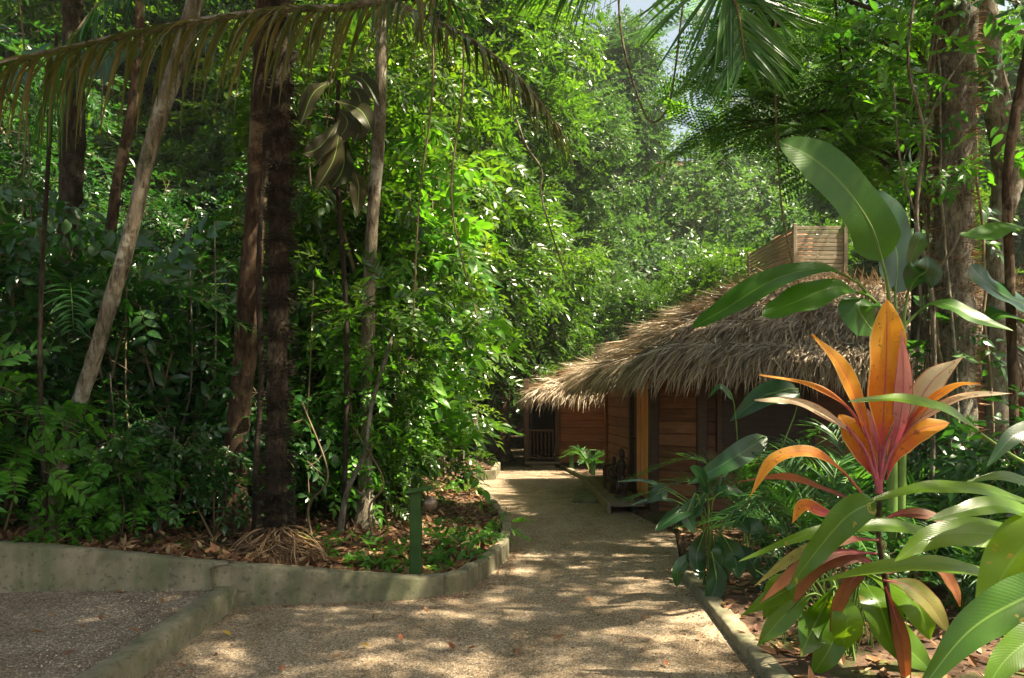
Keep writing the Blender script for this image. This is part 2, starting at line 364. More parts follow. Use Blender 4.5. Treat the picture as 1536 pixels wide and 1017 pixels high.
def fine_spray():
    gs = [tube([(0, 0, 0), (1, 0, -0.12)], [0.004, 0.002], 3, 3, 0.3, 1)]
    lf = Geo().add([(0, 0, 0), (0.5, -0.17, 0), (1, 0, -.02), (0.5, 0.17, 0)], [[0, 1, 2, 3]])
    for s in np.linspace(0.15, 1, 8):
        for sd in (-1, 1):
            L = 0.42 * (1 - 0.35 * abs(s - 0.5))
            n = 7; t = np.linspace(0.1, 1, n); a0 = np.array([np.cos(1.05), sd * np.sin(1.05), -0.12])
            for q in (-1, 1):
                T = np.array([s, 0, -0.12 * s]) + t[:, None] * L * a0
                D = np.tile(np.cos(1.1) * a0 + q * np.sin(1.1) * np.cross([0, 0, 1.], a0), (n, 1))
                gs.append(inst(lf, frames(D, [0, 0, 1.], 0.12), T, R.rand(n), 0))
    return Geo.join(gs)
SP_FINE = [fine_spray()]

def scatter(spr, T, D, up, size, rs, mats=None):
    k = rs.randint(len(spr), size=len(T)); gs = []
    val = np.clip(rs.normal(0.45, 0.2, len(T)), 0, 1)
    for i_, s_ in enumerate(spr):
        m = k == i_
        if m.any(): gs.append(inst(s_, frames(D[m], up[m] if np.ndim(up) > 1 else up, size[m]), T[m], val[m], 0.45))
    return Geo.join(gs)
def blobs_to_sprays(blobs, n, spr, size, rs, droop=0.25, fill=0.45, zsq=0.75):
    """sprays around blob centres pointing outward; each blob has its own tone"""
    T, D, S = [], [], []
    for c, r in blobs:
        m = max(4, int(n * r * r * rs.uniform(0.75, 1.25)))
        d = nrm(rs.normal(size=(m, 3))); d[:, 2] = np.abs(d[:, 2]) * 1.1 - 0.45; d = nrm(d)
        rad = r * (fill + (1 - fill) * rs.rand(m) ** 0.6) * rs.uniform(0.75, 1.1, m)
        T.append(np.asarray(c) + d * rad[:, None] * np.array([1, 1, zsq]))
        dd = d + rs.normal(size=(m, 3)) * 0.35; dd[:, 2] -= droop; D.append(dd)
        S.append(size * rs.uniform(0.7, 1.2, m))
    T, D, S = np.vstack(T), np.vstack(D), np.concatenate(S)
    up = np.array([0, 0, 1.]) + rs.normal(size=T.shape) * 0.45
    return scatter(spr, T, D, up, S, rs)
def limbs(trunk_pts, blobs, r, rs, k=4):
    c = crom(trunk_pts, 24); gs = []
    for b, rad in blobs:
        b = np.asarray(b); dz = b[2] - np.linalg.norm(c[:, :2] - b[:2], axis=1) * 0.25
        i_ = np.argmin(np.abs(c[:, 2] - dz) + 0.3 * np.linalg.norm(c - b, axis=1)); a = c[i_]
        mid = (a + b) / 2 + rs.normal(size=3) * 0.12 * np.linalg.norm(b - a); mid[2] += 0.05 * np.linalg.norm(b - a)
        gs.append(tube([a, mid, b], [r * rs.uniform(0.6, 1), r * 0.25], 7, k))
        for q in range(3):
            e = b + nrm(rs.normal(size=3)) * rad * 0.8; gs.append(tube([mid * 0.4 + b * 0.6, (b + e) / 2 + rs.normal(size=3) * .05, e], [r * 0.3, r * 0.1], 5, 3))
    return Geo.join(gs)

def tree(name, label, cat, base, trunk, rad, blobs, spr, n, size, lmat, bark, seed, group=None, droop=0.25, limb_r=None, fill=0.45):
    rs = np.random.RandomState(seed)
    root = thing(name, label, cat, base, group)
    tg = tube(trunk, rad, 70, 14, jit=0.16, rs=rs, flare=.9)
    if blobs: tg = Geo.join([tg, limbs(trunk, blobs, limb_r or np.atleast_1d(rad)[0] * 0.3, rs)])
    part('trunk', tg, bark, root)
    if blobs: part('crown', blobs_to_sprays(blobs, n, spr, size, rs, droop, fill), [lmat, TWIG], root, smooth=False)
    return root
def column_blobs(rs, n, z0, z1, R0, R1, rmin, rmax, base=(0, 0, 0)):
    out = []
    for k in range(n):
        t = (k + rs.rand()) / n; z = z0 + (z1 - z0) * t; rr = (R0 + (R1 - R0) * t) * math.sqrt(rs.rand()) ; a = k * 2.399 + rs.uniform(-.5, .5)
        out.append((np.asarray(base) + np.array([math.cos(a) * rr, math.sin(a) * rr, z]), rs.uniform(rmin, rmax)))
    return out

def blade(pts, width, normal, n=18, m=4, fold=0.12, wave=0.05, prof='lance', val=0.5, mat=0, waven=3.0, ph=0.0, curl=0.0):
    """one broad leaf along a midrib"""
    c = crom(pts, n); t = nrm(np.gradient(c, axis=0)); s = np.linspace(0, 1, n)
    nn = np.asarray(normal, float); z = nrm(nn - (t * nn).sum(-1, keepdims=True) * t); y = np.cross(z, t)
    if prof == 'lance': w = np.maximum(np.sin(np.pi * np.clip(s, 0, 1) ** 1.2) ** 1.05, .13 * (s < .5))
    elif prof == 'oblong': w = np.minimum(1, (s / (0.12 if width > .28 else .4))) ** (0.6 if width > .28 else 1.3) * np.minimum(1, ((1 - s) / 0.3)) ** 0.6
    else: w = np.sin(np.pi * s ** 0.6) ** 0.75
    w = np.maximum(w, 0.02) * width / 2
    u = np.linspace(-1, 1, 2 * m + 1)
    V = c[:, None] + y[:, None] * (u[None, :, None] * w[:, None, None])
    zz = fold * np.abs(u)[None] * w[:, None] - curl * (u ** 2)[None] * w[:, None] + wave * width * (u ** 2)[None] * np.sin(waven * 2 * np.pi * s + ph)[:, None] * np.sign(u)[None] 
    V = (V + z[:, None] * zz[..., None]).reshape(-1, 3)
    k = 2 * m + 1
    i_ = np.arange(n - 1)[:, None] * k; j = np.arange(k - 1)[None]
    Q = np.stack([i_ + j, i_ + k + j, i_ + k + j + 1, i_ + j + 1], -1).reshape(-1, 4)
    L = np.stack(np.broadcast_arrays(u[None], s[:, None]), -1).reshape(-1, 2)
    return Geo().add(V, Q, None, val, mat, L)

def frond(pts, L, n, hang=0.3, ang=1.0, width=0.03, rs=None, start=0.12, rr=(0.02, 0.006), S=6, upv=(0, 0, 1), vshape=0.25, taper=True, clip_=0.25, side_both=True):
    """palm frond: rachis + leaflets. returns (rachis, leaflets)"""
    rs = rs or R
    c = crom(pts, 60); t = nrm(np.gradient(c, axis=0)); up = np.asarray(upv, float)
    rach = tube(pts, rr, 30, 5, 0.5, 0)
    s = np.linspace(start, 0.995, n); s = np.repeat(s, 2) + rs.uniform(-.004, .004, 2 * n); s = np.clip(s, 0, 1)
    sd = np.tile([-1, 1], n); m = len(s)
    idx = s * 59; i0 = np.minimum(idx.astype(int), 58); f = (idx - i0)[:, None]
    p0 = c[i0] * (1 - f) + c[i0 + 1] * f; tt = nrm(t[i0])
    side = nrm(np.cross(tt, up)) * sd[:, None]; nz = np.cross(side * sd[:, None], tt)
    a = ang * (1 - 0.45 * s) + rs.uniform(-.2, .2, m)
    d = np.cos(a)[:, None] * tt + np.sin(a)[:, None] * side + nz * (vshape + rs.uniform(-.15, .15, m))[:, None]
    d = nrm(d)
    ll = L * (np.sin(np.pi * np.clip(0.12 + 0.8 * s, 0, 1)) ** 0.6 if taper else 1) * np.where(rs.rand(m) < .12, rs.uniform(.3, .7, m), rs.uniform(.8, 1.15, m))
    hg = hang * rs.uniform(0.45, 1.5, m)
    V = []; cur = p0.copy(); dd = d.copy()
    ws = np.interp(np.linspace(0, 1, S), [0, 0.15, 0.5, 1], [0.35, 1, 0.85, 0.03])
    for k in range(S):
        w = nrm(np.cross(dd, nz)) * (width / 2 * ws[k]) * rs.uniform(0.85, 1.1, m)[:, None]
        up2 = np.cross(w, dd); 
        V.append(np.stack([cur - w, cur - nrm(np.cross(w, dd)) * width * 0.12, cur + w], 1))
        cur = cur + dd * (ll / (S - 1))[:, None]
        dd = dd.copy(); dd[:, 2] -= hg * 1.6 / S * 2; dd = nrm(dd)
    V = np.stack(V, 1)  # m,S,3,3
    V = V.reshape(-1, 3)
    b = (np.arange(m) * S * 3)[:, None, None] + (np.arange(S - 1) * 3)[None, :, None]
    Q = np.stack([b + 0, b + 3, b + 4, b + 1], -1); Q2 = np.stack([b + 1, b + 4, b + 5, b + 2], -1)
    Q = np.concatenate([Q, Q2], 2).reshape(-1, 4)
    g = Geo(); g.add(V, Q); g.qv = np.repeat(np.clip(rs.normal(0.5, 0.22, m), 0, 1), (S - 1) * 2)
    return rach, g

# ------------------------------------------------------------------ camera, sky, sun
cam = bpy.data.cameras.new('camera'); co = bpy.data.objects.new('camera', cam); COL.objects.link(co)
cam.sensor_width = 36; cam.lens = F / 1536 * 36; cam.shift_y = (HY - 508.5) / 1536; cam.clip_end = 500; cam.clip_start = 0.05
co.location = (0, 0, CH); co.rotation_euler = (math.radians(90), 0, 0); scene.camera = co
w = bpy.data.worlds.new('World'); scene.world = w; w.use_nodes = True
bg = w.node_tree.nodes['Background']; sky = w.node_tree.nodes.new('ShaderNodeTexSky'); sky.sky_type = 'NISHITA'; sky.sun_disc = False
az = math.atan2(TO_SUN[0], TO_SUN[1]); el = math.asin(TO_SUN[2])
sky.sun_elevation = el; sky.sun_rotation = az; sky.air_density = 1.2; sky.dust_density = 2.5
tn = w.node_tree.nodes.new('ShaderNodeMix'); tn.data_type = 'RGBA'; tn.blend_type = 'MULTIPLY'; tn.inputs[0].default_value = 1; tn.inputs[7].default_value = (1.08, .98, .8, 1)
w.node_tree.links.new(sky.outputs[0], tn.inputs[6]); w.node_tree.links.new(tn.outputs[2], bg.inputs[0]); bg.inputs[1].default_value = 0.052
sl = bpy.data.lights.new('sun', 'SUN'); sl.energy = 5.0; sl.angle = math.radians(0.6); sl.color = (1.0, 0.88, 0.66)
so = bpy.data.objects.new('sun', sl); COL.objects.link(so); so.rotation_euler = Vector(TO_SUN).to_track_quat('Z', 'Y').to_euler()
scene.view_settings.view_transform = 'Standard'; scene.view_settings.look = 'None'; scene.view_settings.exposure = 2.25; scene.view_settings.gamma = 1
scene.cycles.max_bounces = 8; scene.cycles.diffuse_bounces = 4; scene.cycles.glossy_bounces = 2; scene.cycles.transmission_bounces = 5
scene.cycles.use_denoising = True; scene.cycles.sample_clamp_indirect = 6; scene.cycles.caustics_reflective = False; scene.cycles.caustics_refractive = False

# ------------------------------------------------------------------ ground and paths
WALL = [(-8, 5.25), (-4.26, 5.65), (-2.38, 5.85), (-2.13, 5.9), (-1.755, 5.97), (-1.30, 6.05), (-0.794, 6.17), (-0.56, 6.27)]
WTOP = [(-8, .66), (-4.26, .56), (-2.38, .365), (-2.13, .335), (-1.755, .29), (-1.3, .235), (-.794, .17), (-.56, .165)]
EDGE = [(-0.56, 6.27), (-0.375, 6.45), (-0.20, 7.02), (-.073, 7.6), (-.012, 8.2), (-.016, 8.97), (-.07, 9.7), (-.186, 10.7), (-.336, 11.7), (-.51, 12.7), (-.66, 13.6)]
EDGE2 = [(-.78, 15.1), (-.33, 15.3), (-.26, 17.5)]
RIGHT = [(1.36, 3.0), (1.40, 4.41), (1.49, 6.9), (1.9, 9.2), (1.62, 10.9), (1.50, 14.2), (1.28, 16.0), (1.04, 17.9), (.36, 19.0)]
SLOT = [(-.26, 17.5), (-.33, 20), (-.5, 26), (.45, 26), (.3, 19.0)]
def offset(pl, d):
    pl = np.array(pl, float); t = nrm(np.gradient(pl, axis=0)); return pl + d * np.stack([-t[:, 1], t[:, 0]], -1)
def inpoly(x, y, poly):
    poly = np.asarray(poly); c = np.zeros(x.shape, bool); j = len(poly) - 1
    for i_ in range(len(poly)):
        xi, yi = poly[i_]; xj, yj = poly[j]
        m = ((yi > y) != (yj > y)) & (x < (xj - xi) * (y - yi) / (yj - yi + 1e-12) + xi); c ^= m; j = i_
    return c
left = list(offset(WALL, 0.12)) + list(offset(EDGE[1:], 0.10)) + list(offset(EDGE2, 0.10)) + [(-.42, 20), (-.6, 26)]
right = list(offset(RIGHT, -0.09))
DIP = [(-9, -6)] + left + [(.55, 26)] + right[::-1] + [(1.3, -6)]
def vnoise(x, y, f, seed):
    rs = np.random.RandomState(seed); g = rs.rand(64, 64); X = x * f; Y = y * f; i_ = np.floor(X).astype(int); j = np.floor(Y).astype(int); u = X - i_; v = Y - j
    u = u * u * (3 - 2 * u); v = v * v * (3 - 2 * v); G = lambda a, b: g[a % 64, b % 64]
    return G(i_, j) * (1 - u) * (1 - v) + G(i_ + 1, j) * u * (1 - v) + G(i_, j + 1) * (1 - u) * v + G(i_ + 1, j + 1) * u * v
def gh(x, y):
    x = np.asarray(x, float); y = np.asarray(y, float)
    wx = [a for a, _ in WTOP] + [0.0]; wt = [b - 0.045 for _, b in WTOP] + [.12]
    l = np.interp(x, wx, wt) + np.clip(y - 7, 0, 12) * np.clip(-x - 1.2, 0, 3) * 0.012
    r = 0.05 + np.clip(y - 7, 0, 6) * 0.0
    t = np.clip((x - 0.4) / 0.6, 0, 1)
    h = l * (1 - t) + r * t + np.clip(y - 20, 0, 4) * 0.02 + np.clip(y - 25, 0, 19) * .8
    return h + (vnoise(x, y, 1.3, 1) - .5) * 0.05 + (vnoise(x, y, 4.1, 2) - .5) * 0.025
def gh1(x, y):
    return float(gh(np.array([x]), np.array([y]))[0])
xs = np.concatenate([np.linspace(-90, -10, 22)[:-1], np.linspace(-10, -5, 30)[:-1], np.arange(-5, 3.5, 0.07), np.linspace(3.5, 9, 30), np.linspace(10, 90, 20)])
ys = np.concatenate([np.linspace(-60, 2, 16)[:-1], np.arange(2, 12, 0.07), np.linspace(12, 22, 100), np.linspace(22.5, 40, 25), np.linspace(44, 120, 16)])
X, Y = np.meshgrid(xs, ys, indexing='ij'); Z = gh(X, Y)
Z = np.where(inpoly(X, Y, DIP), -0.2, Z)
nx, ny = X.shape
i_ = np.arange(nx - 1)[:, None] * ny; j_ = np.arange(ny - 1)[None]
Qg = np.stack([i_ + j_, i_ + ny + j_, i_ + ny + j_ + 1, i_ + j_ + 1], -1).reshape(-1, 4)
m, nt, b, out = newmat('forest_soil')
vec = coords(nt)
c1 = ramp(nt, noise(nt, 9, 8, vec, 0.7), [(0.3, (0.035, 0.02, 0.012)), (0.5, (0.11, 0.06, 0.035)), (0.62, (0.2, 0.12, 0.07)), (0.75, (0.34, 0.24, 0.15))])
c2 = mixc(nt, math_(nt, 'GREATER_THAN', noise(nt, 1.1, 4, vec), 0.56), c1, mixc(nt, 1.0, c1, (0.6, 1.0, 0.4), 'MULTIPLY'))
nt.links.new(c2, b.inputs['Base Color']); b.inputs['Roughness'].default_value = 0.95
bump(nt, b, noise(nt, 35, 6, vec, 0.7), 0.9, 0.03)
SOIL = m
struct('ground', Geo().add(np.stack([X, Y, Z], -1).reshape(-1, 3), Qg), SOIL)

def gravelmat(name, base, tint):
    m, nt, b, out = newmat(name); vec = coords(nt)
    vo = nt.nodes.new('ShaderNodeTexVoronoi'); vo.inputs['Scale'].default_value = 95; nt.links.new(vec, vo.inputs[0])
    vo2 = nt.nodes.new('ShaderNodeTexVoronoi'); vo2.inputs['Scale'].default_value = 210; nt.links.new(vec, vo2.inputs[0])
    bw = nt.nodes.new('ShaderNodeRGBToBW'); nt.links.new(vo.outputs['Color'], bw.inputs[0])
    c = ramp(nt, bw.outputs[0], [(0.15, tuple(x * 0.45 for x in base)), (0.45, base), (0.7, tuple(min(.7, x * 1.3) for x in base)), (0.9, (0.62, 0.56, 0.46))])
    big = noise(nt, 0.9, 5, vec)
    c = mixc(nt, math_(nt, 'MULTIPLY', big, 0.8), c, mixc(nt, 1.0, c, tint, 'MULTIPLY'))
    c = mixc(nt, ramp(nt, noise(nt, 2.6, 6, coords(nt, (1, .6, 1)), .7, .8), [(.42, (0, 0, 0)), (.62, (.75, .75, .75))]), c, mixc(nt, 1.0, c, (.62, .56, .48), 'MULTIPLY'))
    c = mixc(nt, math_(nt, 'MULTIPLY', math_(nt, 'GREATER_THAN', noise(nt, 60, 3, vec), 0.66), 0.7), c, (0.06, 0.045, 0.03))
    nt.links.new(c, b.inputs['Base Color']); b.inputs['Roughness'].default_value = 0.9
    h = math_(nt, 'ADD', math_(nt, 'MULTIPLY', vo.outputs['Distance'], -1.0), math_(nt, 'ADD', math_(nt, 'MULTIPLY', vo2.outputs['Distance'], -0.4), math_(nt, 'MULTIPLY', noise(nt, 6, 5, vec), 1.2)))
    bump(nt, b, h, 0.8, 0.012); return m
GRAVEL = gravelmat('sandy_gravel', (0.36, 0.275, 0.185), (0.8, 0.72, 0.6))
GRAVEL2 = gravelmat('pinkish_gravel', (0.27, 0.205, 0.15), (0.75, 0.72, 0.68))
def sheet(poly_l, poly_r, zf, nacross=24):
    V = []; 
    for a, c in zip(poly_l, poly_r):
        for k in range(nacross):
            t = k / (nacross - 1); x = a[0] * (1 - t) + c[0] * t; y = a[1] * (1 - t) + c[1] * t; V.append((x, y, zf(x, y)))
    n = len(poly_l); Q = [[i * nacross + k, i * nacross + k + 1, (i + 1) * nacross + k + 1, (i + 1) * nacross + k] for i in range(n - 1) for k in range(nacross - 1)]
    return Geo().add(V, Q)
# path sheet: rows at growing distance, left edge to right edge, tucked a little under the borders
yy = np.concatenate([np.arange(-6, 5.9, 0.5), np.arange(5.9, 26.1, 0.2)])
lx = np.interp(yy, [-6, 5.84, 5.86] + [p[1] for p in offset(WALL[3:], .07)] + [p[1] for p in offset(EDGE[2:], .06)] + [15.0, 15.4, 17.5, 26], [-2.2, -2.2, -2.14] + [p[0] for p in offset(WALL[3:], .07)] + [p[0] for p in offset(EDGE[2:], .06)] + [-1.2, -.38, -.32, -.5])
rx = np.interp(yy, [-6] + [p[1] for p in RIGHT[:4]] + [11.2] + [p[1] for p in RIGHT[5:]] + [19.3, 26], [1.35] + [p[0] + .05 for p in RIGHT[:4]] + [1.65] + [p[0] + .05 for p in RIGHT[5:]] + [.5, .5])
pz = lambda x, y: 0.012 * math.sin(x * 1.7 + y * .9) * math.sin(y * 1.3) + 0.02 * max(0, (y - 6) * 0.03)
struct('path', sheet(list(zip(lx, yy)), list(zip(rx, yy)), pz, 30), GRAVEL)
ly = lambda x: np.interp(x, [p[0] for p in WALL], [p[1] + .06 for p in WALL])
xx = np.linspace(-8, -2.2, 40)
struct('gravel_yard', sheet([(x, -6) for x in xx], [(x, ly(x)) for x in xx], lambda x, y: .13 + .035 * max(0, 1 - abs(y - 5.8) / .5) + 0.012 * math.sin(x * 3 + y) , 60), GRAVEL2)
# real little stones lying loose on the near gravel
oct_ = Geo().add([(1, 0, 0), (0, 1, 0), (-1, 0, 0), (0, -1, 0), (0, 0, .7), (0, 0, -.5)], None, [[0, 1, 4], [1, 2, 4], [2, 3, 4], [3, 0, 4]])
rs = np.random.RandomState(3); n = 16000
sy = 4.2 + 5.5 * rs.rand(n) ** 1.6; sx = rs.uniform(-5.2, 1.45, n)
yard = (sx < -2.25) & (sy < ly(sx) - .06); onp = (sx > -1.98) & (sx < 1.4) & (sy < np.interp(sx, [p[0] for p in WALL[3:]] + [-.37, -.2, -.07], [p[1] for p in WALL[3:]] + [6.5, 7, 7.6]) - .03) | ((sx > -0.02) & (sx < 1.45))
keep = yard | onp; sx, sy = sx[keep], sy[keep]
szz = np.where(sx < -2.2, .137 + .035 * np.clip(1 - abs(sy - 5.8) / .5, 0, 1), .004)
sc = rs.uniform(.003, .0075, len(sx))
M = frames(nrm(rs.normal(size=(len(sx), 3)) * [1, 1, .3]), rs.normal(size=(len(sx), 3)) * .4 + [0, 0, 1], sc)
STONE = solid('pebble_stone', [(0.0, (0.12, 0.09, 0.06)), (0.5, (0.36, 0.28, 0.19)), (1, (0.65, 0.58, 0.48))], 3, bstr=0, vmix=1.0)
o = obj('gravel', inst(oct_, M, np.stack([sx, sy, szz], -1), rs.rand(len(sx)), 0), STONE, smooth=False); o['kind'] = 'stuff'

# ------------------------------------------------------------------ low wall, curbs, edging blocks
m, nt, b, out = newmat('mossy_concrete'); vec = coords(nt, (1, 1, 1))
c = ramp(nt, noise(nt, 3.2, 8, vec, 0.65), [(0.3, (0.085, 0.08, 0.045)), (0.5, (0.2, 0.175, 0.11)), (0.7, (0.32, 0.27, 0.18))])
st = noise(nt, 5, 5, coords(nt, (1, 1, 0.12)), 0.6)
c = mixc(nt, math_(nt, 'MULTIPLY', ramp(nt, st, [(0.48, (0, 0, 0)), (0.62, (1, 1, 1))]), 0.6), c, (0.09, 0.11, 0.045))
c = mixc(nt, math_(nt, 'MULTIPLY', math_(nt, 'GREATER_THAN', noise(nt, 22, 6, vec), 0.6), 0.5), c, (0.05, 0.05, 0.035))
nt.links.new(c, b.inputs['Base Color']); b.inputs['Roughness'].default_value = 0.88
bump(nt, b, noise(nt, 40, 6, vec), 0.5, 0.008)
CONC = m
def wall_strip(pl, tops, th, zb, b_=0.02, rs=None):
    """continuous low wall along a polyline with a softened top edge"""
    a = crom(np.column_stack([pl, tops]), 90); t = nrm(np.gradient(a[:, :2], axis=0)); nn = np.stack([-t[:, 1], t[:, 0]], -1)
    rows = []
    for (o_, dz) in ((0, None), (0, -b_), (b_, 0), (th - b_, 0), (th, -b_), (th, None)):
        z = np.full(len(a), zb) if dz is None else a[:, 2] + dz
        jit = (rs.rand(len(a)) - .5) * 0.008 if rs is not None else 0
        rows.append(np.column_stack([a[:, :2] + nn * (np.asarray(o_) + jit)[..., None] if np.ndim(jit) else a[:, :2] + nn * o_, z + (jit if dz is not None else 0)]))
    V = np.stack(rows, 1).reshape(-1, 3); k = 6
    i_ = np.arange(len(a) - 1)[:, None] * k; j = np.arange(k - 1)[None]
    Q = np.stack([i_ + j, i_ + k + j, i_ + k + j + 1, i_ + j + 1], -1).reshape(-1, 4)
    g = Geo().add(V, Q); e = len(a) - 1
    g.add(V[e * k:], [[0, 1, 2, 3], [0, 3, 4, 5]]); g.add(V[:k], [[3, 2, 1, 0], [5, 4, 3, 0]]); return g
single('low_wall', wall_strip(WALL, [t[1] for t in WTOP], .14, -.25, rs=np.random.RandomState(1)), CONC, 'low mossy concrete retaining wall between the gravel and the forest bed', 'wall', (-3, 5.8, 0))
single('curb', wall_strip([(-2.17, -3.0), (-2.16, 2), (-2.14, 4.4), (-2.11, 5.89)], [.145, .145, .155, .175], .16, -.2, rs=np.random.RandomState(2)), CONC, 'straight concrete curb dividing the left gravel yard from the sandy path', 'curb', (-2.1, 4.5, 0))
rc = offset(RIGHT[:3], 0)
single('curb', wall_strip([(1.52, 6.9), (1.43, 4.41), (1.40, 3.0), (1.38, -2)], [.075, .075, .075, .075], .13, -.15, .015, rs=np.random.RandomState(4)).xf(np.diag([1, 1, 1]), (0, 0, 0)), CONC, 'narrow dark green curb along the foot of the plant bed with the orange cordyline', 'curb', (1.45, 5, 0))
single('curb', wall_strip([(1.12, 18.0), (1.34, 16.2), (1.52, 14.5)], [.08, .08, .08], .1, -.1, .015, rs=np.random.RandomState(5)), CONC, 'short low curb beside the path in front of the far hut', 'curb', (1.4, 15, 0))
# edging blocks, each its own block
ed = np.array(EDGE); seg = np.linalg.norm(np.diff(ed, axis=0), axis=1); cum = np.concatenate([[0], np.cumsum(seg)])
L = 0.27; k = 0; pos = 0.01
rsb = np.random.RandomState(5)
while pos + L < cum[-1]:
    a = np.array([np.interp(pos, cum, ed[:, i]) for i in (0, 1)]); c = np.array([np.interp(pos + L - .012, cum, ed[:, i]) for i in (0, 1)])
    h = .168 + rsb.uniform(-.012, .014) - 0.0 * k
    cc = (a + c) / 2
    o = single('edging_block', wallbox(a + rsb.uniform(-.008, .008, 2), c + rsb.uniform(-.008, .008, 2), .11, -.12, h, .012), CONC, 'small concrete edging block in the row that curves around the leafy bed', 'edging block', (cc[0], cc[1], 0), 'edging blocks curving around the bed', smooth=False)
    pos += L + 0.016; k += 1
for q, (a, c) in enumerate([((-.78, 15.1), (-.56, 15.2)), ((-.55, 15.2), (-.33, 15.3)), ((-.33, 15.32), (-.31, 15.9)), ((-.31, 15.92), (-.28, 16.6)), ((-.28, 16.62), (-.26, 17.4))]):
    single('edging_block', wallbox(a, c, .11, -.1, .2, .012), CONC, 'concrete edging block at the corner of the sunlit far bed', 'edging block', (a[0], a[1], 0), 'edging blocks of the far bed', smooth=False)

# ------------------------------------------------------------------ bungalow (near hut)
def woodmat(name, stops, sc=3, rough=0.7, along=(1, 1, 9)):
    m, nt, b, out = newmat(name); vec = coords(nt, along)
    n1 = noise(nt, sc, 7, vec, 0.6, 0.6)
    f = math_(nt, 'ADD', math_(nt, 'MULTIPLY', n1, .65), math_(nt, 'MULTIPLY', attr(nt, 'v').outputs['Fac'], .35))
    c = ramp(nt, f, stops)
    c = mixc(nt, math_(nt, 'MULTIPLY', ramp(nt, noise(nt, 1.2, 5, coords(nt)), [(0.5, (0, 0, 0)), (0.7, (1, 1, 1))]), .4), c, (0.05, 0.035, 0.025))
    nt.links.new(c, b.inputs['Base Color']); b.inputs['Roughness'].default_value = rough; bump(nt, b, n1, .4, .006); return m
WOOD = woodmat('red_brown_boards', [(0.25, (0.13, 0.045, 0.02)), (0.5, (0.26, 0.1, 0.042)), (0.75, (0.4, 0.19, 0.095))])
WOODD2 = woodmat('shaded_brown_boards', [(0.25, (0.09, 0.035, 0.018)), (0.5, (0.16, 0.065, 0.03)), (0.75, (0.25, 0.11, 0.055))])  # red-brown boards again, with the eave's shade put into the colour
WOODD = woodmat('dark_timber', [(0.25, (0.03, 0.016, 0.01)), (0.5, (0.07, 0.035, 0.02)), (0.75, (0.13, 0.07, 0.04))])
WOODO = woodmat('orange_varnished_wood', [(0.25, (0.62, 0.19, 0.04)), (0.5, (0.76, 0.28, 0.07)), (0.75, (0.84, 0.36, 0.11))], 3, .45, (9, 9, 1))  # warm light on the door is put into this strong orange colour
WOODT = woodmat('weathered_slats', [(0.25, (0.13, 0.11, 0.07)), (0.5, (0.25, 0.2, 0.13)), (0.75, (0.37, 0.3, 0.2))], 4)
WOODS = woodmat('weathered_step_wood', [(0.25, (0.09, 0.07, 0.05)), (0.5, (0.17, 0.13, 0.09)), (0.75, (0.28, 0.22, 0.15))], 4)
def boards(p, q, z0, z1, bh=.17, th=.04, seed=0):
    rs = np.random.RandomState(seed); gs = []; z = z0
    while z < z1 - .01:
        zt = min(z + bh - .008, z1); gs.append(wallbox(p, q, th, z, zt, .006, rs.rand(), out=rs.uniform(0, .006))); z += bh
    gs.append(wallbox(p, q, th + .03, z0, z1, 0, 0.0, out=th - .012)); return Geo.join(gs)
def post(x, y, s, z0, z1): return box(x - s / 2, x + s / 2, y - s / 2, y + s / 2, z0, z1, .008)

A = np.array([2.0, 10.8]); Bf = np.array([1.83, 14.7])
hut = thing('bungalow', 'near brown timber bungalow with a shaggy palm thatch roof and an orange door', 'bungalow', (4.5, 12.5, 0))
lf = lambda t: tuple(A * (1 - t) + Bf * t)
ZT = 2.16
part('side_wall', boards(lf(1.0), lf(.46), -.05, ZT, seed=1), WOOD, hut, False)
part('side_wall', boards((3.6 , 15.2), lf(1.0), -.05, ZT, seed=2), WOOD, hut, False)
part('corner_post', post(*lf(1.0), .1, -.05, ZT), WOOD, hut, False)
part('corner_post', Geo.join([post(A[0], A[1] - .0, .12, -.05, ZT)]), WOODD, hut, False)
part('door_frame', Geo.join([wallbox(lf(.46), lf(.43), .08, -.05, ZT, .005, out=-.015), wallbox(lf(.075), lf(.03), .1, -.05, ZT, .005, out=-.02), wallbox(lf(.43), lf(.075), .05, 2.1, ZT, 0, out=.02)]), WOODD, hut, False)
dr = part('door', Geo.join([wallbox(lf(.33), lf(.085), .04, .13, 2.1, .005, out=.03)] + [wallbox(lf(.33 - .245 * k / 3 - .005), lf(.33 - .245 * (k + 1) / 3 + .012), .05, .18, 2.05, .006, val=.3 + .2 * k, out=.018) for k in range(3)]), WOODO, hut, False)
part('doorway', Geo.join([wallbox(lf(.43), lf(.33), .05, -.05, 2.1, 0, out=.5)]), WOODD, hut, False)
k0 = tube([np.array([*lf(.30), 1.0]) + [-.02, 0, 0], np.array([*lf(.30), 1.0]) + [-.07, 0, 0], np.array([*lf(.30), 1.0]) + [-.07, -.05, 0]], .012, 8, 6, cap=True)
hd = obj('handle', k0, SPINE, dr, (4.5, 12.5, 0))
B2 = np.array([2.52, 10.25]); C2 = np.array([7.5, 10.0])
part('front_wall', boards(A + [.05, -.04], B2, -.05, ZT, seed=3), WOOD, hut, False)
part('corner_post', post(B2[0] + .02, B2[1] + .03, .13, -.05, ZT), WOODD, hut, False)
part('front_wall', boards(B2 + [.1, .03], C2, -.05, ZT, seed=4), WOODD2, hut, False)
